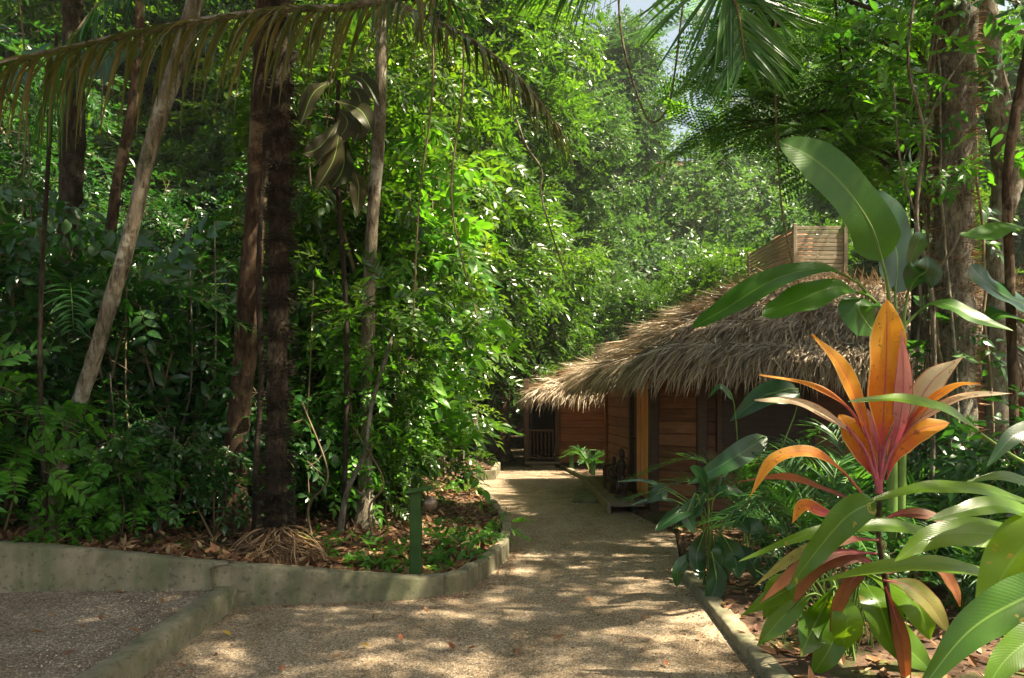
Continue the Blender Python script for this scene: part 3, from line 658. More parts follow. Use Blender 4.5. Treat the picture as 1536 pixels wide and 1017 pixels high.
win = part('window', Geo.join([wallbox((2.72, 10.20), (4.0, 10.14), .05, .9, .98, .006, out=-.03), wallbox((2.72, 10.20), (4.0, 10.14), .05, 2.0, 2.08, .006, out=-.03), wallbox((2.72, 10.20), (2.79, 10.2), .05, .9, 2.08, .006, out=-.033), wallbox((3.93, 10.14), (4.0, 10.14), .05, .9, 2.08, .006, out=-.033), wallbox((2.72, 10.20), (4.0, 10.14), .03, .9, 2.08, 0, val=0.0, out=-.008)]), WOODD, hut, False)
part('deck', Geo.join([box(1.36, 1.86, 10.75, 14.3, .10, .16, .01)] + [box(1.33, 1.38, 10.7, 14.35, 0, .155, .008, .9)] + [box(1.40 + .12 * k, 1.51 + .12 * k, 10.75, 14.3, .161, .175, .004, R.rand()) for k in range(4)]), WOODS, hut, False)

def thatch_roof(hut_, planes, rs, n_per_m2=150, fringe=260, bulge=.22, strand=.62, base_name='roof', width=.025, drop=.3):
    """planes: (eave a, eave b, ridge b, ridge a). A solid base with courses of palm leaflets laid down it and a hanging fringe"""
    bg_, st, fr = [], [], []
    def pt(pl, u, v):
        a, b_, c, d = [np.asarray(q, float) for q in pl]
        u = np.asarray(u)[..., None]; v = np.asarray(v)[..., None]
        p = (a * (1 - u) + b_ * u) * (1 - v) + (d * (1 - u) + c * u) * v
        z = bulge * np.sin(np.pi * np.clip(v, 0, 1)) + 0.035 * np.sin(v * 38) ; return p + z * np.array([0, 0, 1.])
    for pl in planes:
        a, b_, c, d = [np.asarray(q, float) for q in pl]
        U, Vv = np.meshgrid(np.linspace(0, 1, 30), np.linspace(0, 1, 16), indexing='ij')
        top = pt(pl, U, Vv); 
        i_ = np.arange(29)[:, None] * 16; j = np.arange(15)[None]
        Q = np.stack([i_ + j, i_ + 16 + j, i_ + 17 + j, i_ + j + 1], -1).reshape(-1, 4)
        bg_.append(Geo().add(top.reshape(-1, 3) - [0, 0, .05], Q)); bg_.append(Geo().add(top.reshape(-1, 3) - [0, 0, .13], Q[:, ::-1]))
        nn = nrm(np.cross(b_ - a, d - a)); nn = nn if nn[2] > 0 else -nn
        area = np.linalg.norm(np.cross(b_ - a, d - a)) * (.5 if np.linalg.norm(c - d) < .1 else .5 + .5 * np.linalg.norm(c - d) / np.linalg.norm(b_ - a))
        m = int(area * n_per_m2)
        v = rs.rand(m * 2); u = rs.rand(m * 2)
        wid = (np.linalg.norm(b_ - a) * (1 - v) + np.linalg.norm(c - d) * v) / np.linalg.norm(b_ - a)
        k = rs.rand(m * 2) < wid * .9; v, u = v[k][:m], u[k][:m]; v = np.clip(v, .03, .99)
        p0 = pt(pl, u, v); p1 = pt(pl, u, v - .02)
        dn = nrm(p1 - p0) + rs.normal(size=p0.shape) * .16; dn = nrm(dn)
        st.append((p0 + nn * rs.uniform(.0, .06, (len(v), 1)), dn, nn, v))
        m = int(np.linalg.norm(b_ - a) * fringe); u = rs.rand(m)
        v2 = rs.uniform(-.01, .16, m); p0 = pt(pl, u, v2); p1 = pt(pl, u, v2 - .02); dn = nrm(p1 - p0) + rs.normal(size=p0.shape) * .2
        fr.append((p0 + nn * rs.uniform(-.08, .05, (m, 1)), nrm(dn + [0, 0, -.15]), nn, v2 * 0 - 1))
    def strands(lst, ln, hang, S=5, sink=0.0):
        out = []
        for p0, dn, nn, v in lst:
            m = len(p0); ll = ln * rs.uniform(.55, 1.25, m); cur = p0.copy(); dd = dn.copy(); V = []
            ws = np.interp(np.linspace(0, 1, S), [0, .4, 1], [.5, 1, .05]); wd = width * rs.uniform(.5, 1.2, m)
            tw = nrm(np.cross(dn, nn) + rs.normal(size=p0.shape) * .35)
            for k in range(S):
                w_ = tw * (wd * ws[k] / 2)[:, None]; V.append(np.stack([cur - w_, cur + w_], 1)); cur = cur + dd * (ll / (S - 1))[:, None]
                dd = dd + np.array([0, 0, -1.]) * (hang * rs.uniform(.3, 1.4, m))[:, None] + nn * (.02) + rs.normal(size=p0.shape) * .05; dd = nrm(dd)
            V = np.stack(V, 1).reshape(-1, 3)
            b0 = (np.arange(m) * S * 2)[:, None] + (np.arange(S - 1) * 2)[None]
            Q = np.stack([b0, b0 + 2, b0 + 3, b0 + 1], -1).reshape(-1, 4)
            g = Geo(); g.add(V, Q)
            patch = vnoise(p0[:, 0], p0[:, 1], 1.6, 9) * .6 + vnoise(p0[:, 0], p0[:, 1], 5, 8) * .4
            g.qv = np.repeat(np.clip(rs.normal(.36, .32, m) * .6 + patch * .5 + sink, 0, 1), S - 1); out.append(g)
        return out
    rb = part(base_name, Geo.join(bg_), WOODS, hut_)
    lo = tuple(hut_.location)
    obj('thatch', Geo.join(strands(st, strand, .03)), THATCH, rb, lo, False)
    obj('eave_fringe', Geo.join(strands(fr, .46, drop, sink=.1)), THATCH, rb, lo, False)
E0 = (1.72, 9.5, 2.08); E1 = (1.15, 14.9, 1.98); R0 = (4.66, 13, 3.62); E3 = (9.0, 8.8, 2.05); R1 = (9.4, 13, 3.5)
thatch_roof(hut, [(E1, E0, R0, R0), (E0, E3, R1, R0), ((9.0, 17, 1.9), E1, R0, R1)], np.random.RandomState(11), 460, 720)

# far hut
hut2 = thing('bungalow', 'dark far bungalow with a thatched roof where the path turns', 'bungalow', (3, 19, 0))
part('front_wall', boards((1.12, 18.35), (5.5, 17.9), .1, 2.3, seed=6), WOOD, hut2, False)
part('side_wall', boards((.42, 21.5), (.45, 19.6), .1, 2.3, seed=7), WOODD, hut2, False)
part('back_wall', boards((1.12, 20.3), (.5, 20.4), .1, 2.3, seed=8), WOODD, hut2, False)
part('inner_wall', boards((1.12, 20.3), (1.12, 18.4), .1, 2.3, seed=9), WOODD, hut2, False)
for (x, y) in ((1.08, 18.3), (.34, 18.25), (.36, 19.7)): part('porch_post', post(x, y, .12, -.05, 2.1), WOODD, hut2, False)
part('porch_rail', Geo.join([box(.4, 1.0, 18.22, 18.27, .85, .9, .005), box(.4, 1.0, 18.22, 18.27, .2, .25, .005)] + [box(.42 + .09 * k, .445 + .09 * k, 18.23, 18.26, .2, .9) for k in range(7)]), WOODD, hut2, False)
part('porch_floor', box(.3, 1.15, 18.1, 20.2, .08, .14, .01), WOODS, hut2, False)
part('step', box(.45, 1.0, 17.8, 18.08, .0, .08, .01), WOODS, hut2, False)
thatch_roof(hut2, [((.35, 22, 1.7), (.5, 17.2, 1.78), (3.0, 20, 2.7), (3.0, 20, 2.7)), ((.5, 17.2, 1.78), (6.5, 16.9, 1.85), (6.0, 20, 2.75), (3.0, 20, 2.75))], np.random.RandomState(12), 240, 460, bulge=.12, drop=.42)

# slatted tank screen on posts behind the ridge
def screen(name_label, x0, x1, y0, y1, z0, z1, nsl, lid=True):
    t = thing('tank_screen', name_label, 'slatted screen', ((x0 + x1) / 2, (y0 + y1) / 2, 0))
    rs = np.random.RandomState(3); h = (z1 - z0) / nsl
    for nm, (p, q) in (('slat_panel', ((x0, y0), (x1, y0))), ('slat_panel', ((x0, y1), (x0, y0))), ('slat_panel', ((x1, y0), (x1, y1)))):
        p, q = np.array(p), np.array(q); d = (q - p) / np.linalg.norm(q - p)
        part(nm, Geo.join([wallbox(p + d * .04, q - d * .04, .022, z0 + h * k, z0 + h * k + h * .78, .003, rs.rand()) for k in range(nsl)]), WOODT, t, False)
    for (x, y) in ((x0, y0), (x1, y0), (x0, y1), (x1, y1)): part('post', post(x, y, .07, 0, z1 + .03), WOODT, t, False)
    part('platform', box(x0 + .05, x1 - .05, y0 + .05, y1 - .05, z0 - .1, z0 - .02), WOODD, t, False)
    g = tube([(0, 0, 0), (0, 0, 1)], 1, 2, 24, cap=True)
    g = Geo.join([g.xf(np.diag([.42, .42, z1 - z0 + .02]), ((x0 + x1) / 2 - .02, (y0 + y1) / 2, z0)),
                  tube([(0, 0, 0), (0, 0, .5), (0, 0, 1)], (1, .8, .3), 6, 24, cap=True).xf(np.diag([.42, .42, .14]), ((x0 + x1) / 2 - .02, (y0 + y1) / 2, z1 + .02))])
    part('tank', g, solid('clay_brown_tank', [(.3, (.3, .13, .06)), (.7, (.42, .2, .1))], 4, bstr=.1, rough=.5), t)
screen('wooden slatted tank screen rising above the thatch of the near bungalow', 5.53, 6.52, 15.0, 17.9, 3.2, 5.02, 22)
screen('small slatted tank screen peeking over the far thatch', 1.65, 2.15, 22.5, 23.2, 1.9, 2.62, 8)

# statues, step, stand on the deck
def lathe(prof, x, y, z, k=12, sx=1, sy=1):
    return tube([(0, 0, a) for a, _ in prof], 1, len(prof), k).xf(np.eye(3)), None
def statue(x, y, z, h, label, seed):
    rs = np.random.RandomState(seed)
    pts = [(0, 0, 0), (0, 0, .07), (.0, 0, .1), (.01, 0, .3), (.0, 0, .5), (-.005, 0, .7), (0, 0, .78), (.005, 0, .86), (0, 0, .95), (0, 0, 1.0)]
    rad = [.15, .15, .08, .1, .07, .105, .045, .07, .06, .02]
    g = tube(np.array(pts) * h, np.array(rad) * h * .95, 40, 10, jit=.1, rs=rs, cap=True)
    arms = [tube(np.array([(s * .09, 0, .68), (s * .14, -.03, .55), (s * .08, -.08, .45), (s * .02, -.09, .47)]) * h, np.array([.035, .03, .025, .025]) * h, 10, 6, cap=True) for s in (-1, 1)]
    legs = [tube(np.array([(s * .05, -.02, .34), (s * .07, -.05, .2), (s * .055, -.03, .08)]) * h, np.array([.055, .045, .04]) * h, 8, 6) for s in (-1, 1)]
    t = thing('carved_statue', label, 'statue', (x, y, z))
    pb = obj('plinth', box(-.12 * h, .12 * h, -.12 * h, .12 * h, 0, .06 * h, .01), WOODD, t); 
    obj('figure', Geo.join([g] + arms + legs), SPINE2, t)
SPINE2 = solid('dark_carved_wood', [(.3, (.02, .012, .01)), (.7, (.07, .04, .028))], 12, rough=.45, bstr=.3)
statue(1.60, 11.2, .175, .72, 'taller dark carved wooden figure on the deck beside the orange door', 1)
statue(1.56, 11.75, .175, .56, 'shorter dark carved wooden figure behind the tall one on the deck', 2)
st_ = thing('plant_stand', 'small dark wooden stand with thin legs left of the statues', 'stand', (1.62, 12.5, .175))
obj('top', box(-.14, .14, -.14, .14, .36, .39, .006), WOODD, st_, smooth=False)
for x, y in ((-.11, -.11), (.11, -.11), (-.11, .11), (.11, .11)): obj('leg', box(x - .015, x + .015, y - .015, y + .015, 0, .36, .003), WOODD, st_, smooth=False)
obj('shelf', box(-.12, .12, -.12, .12, .1, .12, .004), WOODD, st_, smooth=False)
sg = box(-.2, .2, -.75, .75, -.03, .055, .015).xf(np.array([[.99, .12, 0], [-.12, .99, 0], [0, 0, 1]]), (1.22, 12.6, 0))
single('stone_step', sg, CONC, 'flat stone step on the path before the deck', 'step', (1.22, 12.6, 0), smooth=False)

# bollard lights
GREENP = solid('green_paint', [(.3, (.02, .06, .012)), (.7, (.045, .11, .02))], 5, rough=.5, bstr=.2, bdist=.003, second=((.03, .05, .02), 6, .55, .7))
m, nt, b, out = newmat('smoky_glass'); b.inputs['Base Color'].default_value = (.22, .16, .12, 1); b.inputs['Roughness'].default_value = .12; b.inputs['Metallic'].default_value = .4
SMOKE = m
bl = thing('bollard_light', 'green wooden bollard light with flat cap and round lamp on the bed edge', 'bollard light', (-.805, 6.42, .08))
obj('post', box(-.048, .048, -.045, .045, 0, .76, .006), GREENP, bl, smooth=False)
cg = box(-.09, .135, -.1, .1, 0, .022, .006).xf(np.array([[.985, 0, -.17], [0, 1, 0], [.17, 0, .985]]), (0.01, 0, .755))
obj('cap', cg, GREENP, bl, smooth=False)
r_ = .062; th = np.linspace(0, np.pi, 11)
gl = tube([(.11 - r_ * math.cos(a), 0, 0) for a in th], [max(.002, r_ * math.sin(a)) for a in th], 11, 16).xf(np.eye(3), (.01, -.01, .655))
lp = obj('lamp', gl, SMOKE, bl)
obj('lamp_bracket', box(.05, .08, -.03, .02, .63, .68, .004), SPINE, bl, smooth=False)
for (x, y, h, lab) in ((1.68, 15.9, .5, 'small green post light standing by the far hut wall'), (1.33, 17.2, .3, 'tiny green post stub beside the far curb')):
    b2 = thing('bollard_light', lab, 'bollard light', (x, y, .05)); obj('post', box(-.045, .045, -.045, .045, 0, h, .006), GREENP, b2, smooth=False); obj('cap', box(-.07, .07, -.06, .06, h, h + .02, .005), GREENP, b2, smooth=False)
# white board on a thin pole, stakes
WHITE = solid('white_painted_board', [(.3, (.6, .6, .56)), (.7, (.75, .75, .72))], 5, rough=.6, bstr=.1)
bd = thing('notice_board', 'small pale board on a thin pole among the leaves', 'board', (-.66, 14.3, .2))
obj('pole', tube([(0, 0, 0), (0.01, 0, 1.35)], .014, 4, 6, cap=True), BARK_PALE, bd)
obj('panel', box(-.46, .0, -.02, .02, .92, 1.2, .006).xf(np.array([[1, 0, 0], [0, .8, -.6], [0, .6, .8]]), (0, .6, .1)), WHITE, bd, smooth=False)
for x, y, h in ((-1.05, 14.2, .5), (-1.35, 14.6, .62), (-.98, 15.2, .45), (-1.22, 13.6, .7)):
    single('stake', tube([(x, y, gh1(x, y) - .05), (x + .02, y, gh1(x, y) + h)], .02, 4, 6, cap=True), BARK_PALE, 'short pale stake in the bare soil of the bed', 'stake', (x, y, gh1(x, y)), 'pale stakes in the bed')
bn = thing('bench', 'dark slatted bench at the far end of the path', 'bench', (.02, 24.5, .0))
for k in range(3): obj('seat_slat', box(-.55, .55, -.2 + .14 * k, -.08 + .14 * k, .42, .46, .005), WOODD, bn, smooth=False)
for k in range(3): obj('back_slat', box(-.55, .55, .22, .25, .55 + .15 * k, .65 + .15 * k, .005), WOODD, bn, smooth=False)
for x in (-.5, .5): obj('leg', Geo.join([box(x - .03, x + .03, -.18, -.12, 0, .42), box(x - .03, x + .03, .25, .3, 0, 1.0)]), WOODD, bn, smooth=False)

# ================================================================== VEGETATION
def pts3(lst): return [P(*p) for p in lst]
# ---- spiny palm (dark trunk with rings of black spines)
def spines(path, rad, n, ln, rs, rings=None):
    c = crom(path, 200); t = rs.rand(n)
    if rings: t = np.clip(rs.randint(0, rings, n) / rings + rs.normal(size=n) * .006, 0, 1)
    i = (t * 199).astype(int); r = np.interp(t, np.linspace(0, 1, len(rad)), rad)
    a = rs.uniform(0, 2 * np.pi, n); d = np.stack([np.cos(a), np.sin(a), rs.uniform(-.7, .3, n)], -1); d = nrm(d)
    sp = Geo().add([(0, -.045, 0), (0, .045, 0), (1, 0, 0)], None, [[0, 1, 2]])
    return inst(sp, frames(d, rs.normal(size=(n, 3)), ln * rs.uniform(.5, 1.3, n)), c[i] + d * np.array([1, 1, 0]) * r[:, None] * .95, rs.rand(n), 0)
b0 = P(414, 835, 6.62); b0[2] = gh1(b0[0], b0[1])
spalm = thing('spiny_palm', 'dark palm with rings of black spines and a mound of roots at its foot', 'palm tree', b0)
crownp = P(420, -170, 6.6)
tp = [b0, P(414, 700, 6.62), P(418, 400, 6.6), P(420, 150, 6.6), crownp]
rs = np.random.RandomState(21)
RING = barkmat('ringed_palm_bark', [(.36, (.012, .009, .006)), (.5, (.045, .03, .02)), (.62, (.13, .095, .065))], 8, (.2, .16, .1), (.03, .03, .014))
_nt = RING.node_tree; _b = [n for n in _nt.nodes if n.type == 'BSDF_PRINCIPLED'][0]; _old = _b.inputs['Base Color'].links[0].from_socket
_sp = _nt.nodes.new('ShaderNodeSeparateXYZ'); _nt.links.new(coords(_nt), _sp.inputs[0])
_r = math_(_nt, 'SINE', math_(_nt, 'MULTIPLY', math_(_nt, 'ADD', _sp.outputs[2], math_(_nt, 'MULTIPLY', noise(_nt, 1.6, 5, coords(_nt)), .5)), 2 * math.pi / .29))
_nt.links.new(mixc(_nt, ramp(_nt, _r, [(.3, (0, 0, 0)), (.9, (.62, .62, .62))]), _old, (.008, .006, .004)), _b.inputs['Base Color'])
part('trunk', tube(tp, (.11, .086, .083, .088, .084), 160, 16, jit=.25, rs=rs), RING, spalm)
part('spine_ring', Geo.join([spines(tp, (.12, .1, .1, .1), 9000, .085, rs, 26), spines(tp, (.12, .1, .1, .1), 1500, .05, rs)]), SPINE, spalm, False)
gs = []
for k in range(620):
    a = rs.uniform(0, 2 * np.pi); r1 = rs.uniform(.14, .46); h = rs.uniform(.04, .3) ** 1.2; a2 = a + rs.normal() * .5; a3 = a2 + rs.normal() * .6
    gs.append(tube([b0 + [math.cos(a) * .1, math.sin(a) * .1, h], b0 + [math.cos(a2) * r1 * .6, math.sin(a2) * r1 * .6, h * rs.uniform(.5, .9)], b0 + [math.cos(a3) * r1, math.sin(a3) * r1, rs.uniform(-.03, .06)], b0 + [math.cos(a3) * (r1 + .05), math.sin(a3) * (r1 + .05), -.04]], (rs.uniform(.004, .01), .003), 8, 4, rs.rand() ** 1.5))
part('root', Geo.join(gs), FIBRE, spalm)
def add_frond(root, pts, L, n, mat, rmat, name='frond', **kw):
    r, l = frond(pts, L, n, **kw)
    f = part(name, l, mat, root, False); b_ = np.array(root.location)
    obj('rachis', r, rmat, f, b_); return f
add_frond(spalm, [crownp, P(520, -60, 6.2), P(600, 5, 5.8), P(700, 55, 5.5), P(780, 118, 5.3), P(842, 195, 5.2)], .55, 60, G_PALMD, TWIG, hang=.7, ang=1.0, width=.04, rs=rs, start=.25, vshape=-.1, rr=(.028, .005))
add_frond(spalm, [crownp, P(330, -130, 6.2), P(220, -60, 5.7), P(120, 40, 5.4), P(60, 170, 5.3)], .8, 60, G_PALM, TWIG, hang=.6, ang=1.0, width=.034, rs=rs, start=.25, vshape=-.1)
add_frond(spalm, [crownp, P(480, -150, 6.9), P(600, -90, 7.2), P(700, 30, 7.4)], .7, 56, G_PALM, TWIG, hang=.5, ang=1.0, width=.034, rs=rs, start=.25)
for a in (0.3, 1.5, 2.6, 4.4):
    d = np.array([math.cos(a), math.sin(a), 0]); add_frond(spalm, [crownp, crownp + d * .8 + [0, 0, .9], crownp + d * 1.8 + [0, 0, 1.0], crownp + d * 2.7 + [0, 0, .3]], .75, 50, G_PALM, TWIG, hang=.4, ang=1.0, width=.035, rs=rs)
# ---- tall palm beside the viewer; its fronds reach into the picture
pb = np.array([3.4, .6, 0.05]); pc = np.array([2.0, 2.6, 6.0])
tpalm = thing('feather_palm', 'tall palm whose long drooping fronds hang across the top of the view', 'palm tree', pb)
rs = np.random.RandomState(22)
part('trunk', tube([pb, (3.2, 1.2, 2), (2.6, 2.0, 4.2), pc], (.16, .13, .12), 50, 12, jit=.12, rs=rs), BARK_DARK, tpalm)
add_frond(tpalm, [pc, (1.2, 3.4, 6.3), P(760, -90, 5.4), P(560, 2, 5.2), P(420, 14, 5.1), P(270, 36, 5.0), P(120, 68, 4.9), P(-40, 108, 4.8), P(-160, 170, 4.7)], .68, 98, G_PALMD, BARK_PALE, hang=.85, ang=1.15, width=.034, rs=rs, start=.3, vshape=-.35, rr=(.04, .032, .024, .02, .012), taper=False)
add_frond(tpalm, [pc, P(1150, -260, 5.2), P(1080, -60, 5.3), P(1105, 10, 5.3), P(1118, 90, 5.3)], .85, 60, G_PALM, TWIG, hang=.12, ang=1.25, width=.03, rs=rs, start=.3, vshape=0, upv=(0, -1, .3))
add_frond(tpalm, [pc, P(1180, -280, 5.6), P(960, -130, 5.8), P(880, -60, 5.9), P(800, -30, 6)], .8, 54, G_PALM, TWIG, hang=.35, ang=1.1, width=.03, rs=rs, start=.3, vshape=0)
for a in (4.0, 5.2):
    d = np.array([math.cos(a), math.sin(a), 0]); add_frond(tpalm, [pc, pc + d * 1 + [0, 0, .8], pc + d * 2.3 + [0, 0, .8], pc + d * 3.5 + [0, 0, -.2]], .8, 50, G_PALM, TWIG, hang=.4, rs=rs, width=.035)

# ---- named trunks on the left
def base_on(px, Y):
    x = (px - HX) / F * Y; return np.array([x, Y, gh1(x, Y) - .03])
rs = np.random.RandomState(31)
def hi_blobs(c, n, R0, rr, rs, zs=.6): return [(np.asarray(c) + rs.normal(size=3) * [R0, R0, R0 * zs], rs.uniform(*rr)) for _ in range(n)]
b = base_on(66, 6.45)
tree('leaning_tree', 'pale leaning trunk that slants up to the right past the leafy shrubs', 'tree', b, [b, P(92, 690, 6.45), P(140, 540, 6.5), P(190, 370, 6.55), P(232, 200, 6.6), P(285, 30, 6.7), P(330, -200, 6.9), P(340, -400, 7.2)], (.075, .065, .062, .06, .066, .07, .065, .05), hi_blobs(P(330, -520, 7.2), 9, 1.1, (.6, .9), rs), SP_MID, 70, .42, G_MID, BARK_PALE, 1)
b = base_on(347, 7.3)
tree('brown_trunk_tree', 'red-brown trunk with a pale ring, close behind the spiny palm', 'tree', b, [b, P(352, 700, 7.3), P(372, 480, 7.3), P(390, 200, 7.3), P(398, -50, 7.3), P(402, -400, 7.3)], (.125, .115, .105, .095, .09, .08), hi_blobs(P(402, -560, 7.6), 10, 1.3, (.6, .95), rs), SP_MID, 70, .42, G_MID, BARK_BROWN, 2)
b = base_on(548, 8.2)
tree('slender_tree', 'slender pale trunk standing clear of the foliage right of the spiny palm', 'tree', b, [b, P(550, 600, 8.4), P(556, 380, 8.2), P(568, 200, 8.2), P(573, 40, 8.2), P(578, -300, 8.4)], (.075, .07, .068, .065, .06, .05), hi_blobs(P(560, -480, 8.8), 7, 1.1, (.5, .8), rs), SP_MID, 60, .45, G_MID, BARK_PALE, 3)
b = base_on(150, 8.6)
tree('thin_tree', 'thin reddish trunk behind the leaning pale one', 'tree', b, [b, P(155, 480, 8.6), P(172, 300, 8.6), P(205, 110, 8.6), P(215, -200, 8.7)], (.07, .065, .06, .055, .04), hi_blobs(P(215, -300, 8.7), 8, 1.3, (.7, 1.0), rs), SP_MID, 60, .45, G_TEAL, BARK_BROWN, 4)
b = base_on(104, 9.4)
tree('dark_tree', 'dark straight trunk deep in the shade at the picture edge side', 'tree', b, [b, P(104, 400, 9.4), P(110, 150, 9.4), P(108, -200, 9.4)], (.16, .14, .13, .1), hi_blobs(P(100, -330, 9.4), 9, 1.4, (.7, 1.0), rs), SP_MID, 60, .45, G_TEAL, BARK_DARK, 5)
bpy.data.objects['dark_tree']['label'] = 'dark straight trunk in deep shade behind the leaning pale trunk'
b = base_on(508, 7.6)
tree('sapling', 'crooked thin sapling stem rising behind the bed right of the spiny palm', 'sapling', b, [b, P(520, 740, 7.6), P(545, 680, 7.6), P(560, 600, 7.7), P(590, 500, 7.9)], (.022, .022, .02, .018), hi_blobs(P(600, 470, 8.0), 3, .3, (.3, .45), rs), SP_MIDH, 150, .3, G_MID, BARK_GREY, 6)
b = base_on(386, 6.9)
tree('vine_stem', 'thin dark stem squeezed between the red-brown trunk and the spiny palm', 'stem', b, [b, P(384, 700, 6.9), P(392, 560, 6.9), P(388, 400, 6.95), P(398, 200, 7.0)], (.03, .026, .025, .02), [], SP_MID, 1, .3, G_MID, BARK_DARK, 7)
b = base_on(752, 18.9)
tree('path_side_tree', 'small trunk at the far end of the path beside the dark hut', 'tree', b, [b, P(755, 640, 18.9), P(757, 560, 18.9), P(750, 430, 18.9)], (.16, .14, .12, .1), hi_blobs(P(740, 380, 18.9), 8, .9, (.6, .9), rs), SP_MID, 70, .45, G_MID, BARK_BROWN, 8)

# ---- right-hand trees
rs = np.random.RandomState(41)
b = np.array([P(1432, 800, 7.4)[0], 7.4, .04])
rt = thing('spiny_trunk_tree', 'thick shaggy trunk covered in bristles and creepers above the thatch', 'tree', b)
tp = [b, P(1435, 560, 7.4), P(1430, 350, 7.4), P(1434, 150, 7.4), P(1438, -50, 7.4), P(1442, -400, 7.4)]
part('trunk', tube(tp, (.19, .17, .17, .18, .17, .14), 80, 14, jit=.2, rs=rs), BARK_GREY, rt)
part('bristle', Geo.join([spines(tp, (.19, .17, .17, .18, .17), 5200, .085, rs), spines(tp, (.19, .17, .17, .17), 2600, .12, rs, 22)]), FIBRE, rt, False)
for k in range(7):
    a0 = rs.uniform(0, 6.28); c = crom(tp, 26)[:22]; r_ = .2
    a = a0 + np.linspace(0, rs.uniform(-4, 4), 22); p_ = c + np.stack([np.cos(a), np.sin(a), 0 * a], -1) * (r_ + rs.uniform(0, .1) + .06 * rs.rand(22))[:, None]
    part('creeper', tube(p_, (.018, .01), 60, 5), BARK_PALE if k % 2 else TWIG, rt)
bb = [(c + rs.normal(size=3) * [.25, .25, .3], .35) for c in crom(tp, 12)[3:9]]
part('creeper_leaves', blobs_to_sprays(bb, 150, SP_BIG, .3, rs), [G_TEAL, TWIG], rt, False)
bb = hi_blobs((3.9, 4.6, 9.2), 11, 1.3, (.6, .9), rs)
part('crown', Geo.join([blobs_to_sprays(bb, 60, SP_MID, .45, rs)]), [G_MID, TWIG], rt, False)
b = np.array([P(1395, 800, 6.8)[0], 6.8, .04])
cl = thing('woody_vine', 'thin twisting pale vine climbing left of the shaggy trunk', 'vine', b)
part('stem', Geo.join([tube([b, P(1400, 480, 6.8), P(1375, 330, 6.8), P(1385, 200, 6.8), P(1362, 90, 6.8), P(1380, -60, 6.9)], (.025, .02, .016, .012), 60, 6, jit=.3, rs=rs),
    tube([P(1385, 200, 6.8), P(1410, 140, 6.8), P(1450, 80, 6.9)], (.012, .008), 12, 5), tube([P(1375, 330, 6.8), P(1350, 240, 6.8), P(1340, 120, 6.7)], (.012, .006), 14, 5), tube([P(1392, 420, 6.8), P(1425, 380, 6.8), P(1440, 350, 6.9)], (.016, .01), 12, 5)]), BARK_PALE, cl)
bb = [(P(1340, 175, 6.7), .28), (P(1370, 60, 6.8), .3), (P(1360, 100, 6.8), .2), (P(1460, 240, 6.8), .25), (P(1400, 250, 6.8), .2)]
part('leaves', blobs_to_sprays(bb, 170, SP_MIDH, .32, rs), [G_LIME, TWIG], cl, False)
b = np.array([P(1500, 800, 8.6)[0], 8.6, .04])
tree('mottled_tree', 'pale mottled trunk leaning right of the shaggy one', 'tree', b, [b, P(1495, 400, 8.6), P(1512, 250, 8.6), P(1488, 110, 8.6), P(1470, -60, 8.6), P(1460, -300, 8.6)], (.15, .12, .15, .14, .12, .1), hi_blobs((5.6, 3.0, 9.4), 8, 1.2, (.6, .9), rs), SP_MID, 60, .45, G_MID, BARK_PALE, 9)
b = np.array([P(1530, 800, 6.2)[0], 6.2, .04])
tree('orange_stem_tree', 'smooth tan stems crossing right of the mottled trunk', 'tree', b, [b, P(1515, 430, 6.2), P(1512, 250, 6.2), P(1545, 60, 6.2), P(1560, -120, 6.2)], (.035, .035, .04, .03), hi_blobs((5.6, 5.4, 7.6), 5, .7, (.4, .6), rs), SP_MID, 60, .4, G_MID, BARK_BROWN, 10)
# feathery-leaved tree over the thatch
b = np.array([4.3, 8.0, .0]) ; b = np.array([P(1385, 820, 9.4)[0], 9.4, .0])
rs = np.random.RandomState(43)
fb = []
for (x, y, Y, r) in [(1290, 60, 8.6, .6), (1230, 120, 8.4, .55), (1170, 60, 8.3, .6), (1120, 130, 8.8, .45), (1190, 190, 8.6, .45), (1260, 210, 8.8, .5), (1310, 150, 9, .6), (1210, 20, 9, .6), (1340, 20, 9, .7), (1120, 40, 9.4, .55), (1070, 100, 9.4, .45), (1090, 190, 9, .3), (1060, 30, 9.6, .5), (1380, 110, 9.6, .7), (1240, -60, 9, .7), (1130, -50, 9, .7), (1340, 230, 9.5, .45), (1460, 40, 9.8, .8), (1410, 200, 9.8, .5)]:
    fb.append((P(x, y, Y), r))
root = thing('feathery_tree', 'tree with feathery bright green foliage arching over the thatched roof', 'tree', b)
tr = [b, P(1385, 400, 9.4), P(1380, 150, 9.3), P(1370, 0, 9.2), P(1360, -200, 9.2)]
part('trunk', Geo.join([tube(tr, (.16, .14, .12, .1, .07), 30, 10, jit=.15, rs=rs), limbs(tr, fb, .05, rs)]), BARK_DARK, root)
T, D, S = [], [], []
for c, r in fb:
    m = int(13 * r / .5); T.append(c + nrm(rs.normal(size=(m, 3))) * r * rs.rand(m, 1) ** .5 * [1, 1, .35]); d = rs.normal(size=(m, 3)) * [1, 1, .25]; d[:, 2] -= .3; D.append(d); S.append(rs.uniform(.45, .8, m))
T, D, S = np.vstack(T), np.vstack(D), np.concatenate(S)
part('crown', scatter(SP_FINE, T, D, np.array([0, -.45, 1.]) + rs.normal(size=T.shape) * .35, S, rs), [G_FINE, TWIG], root, False)

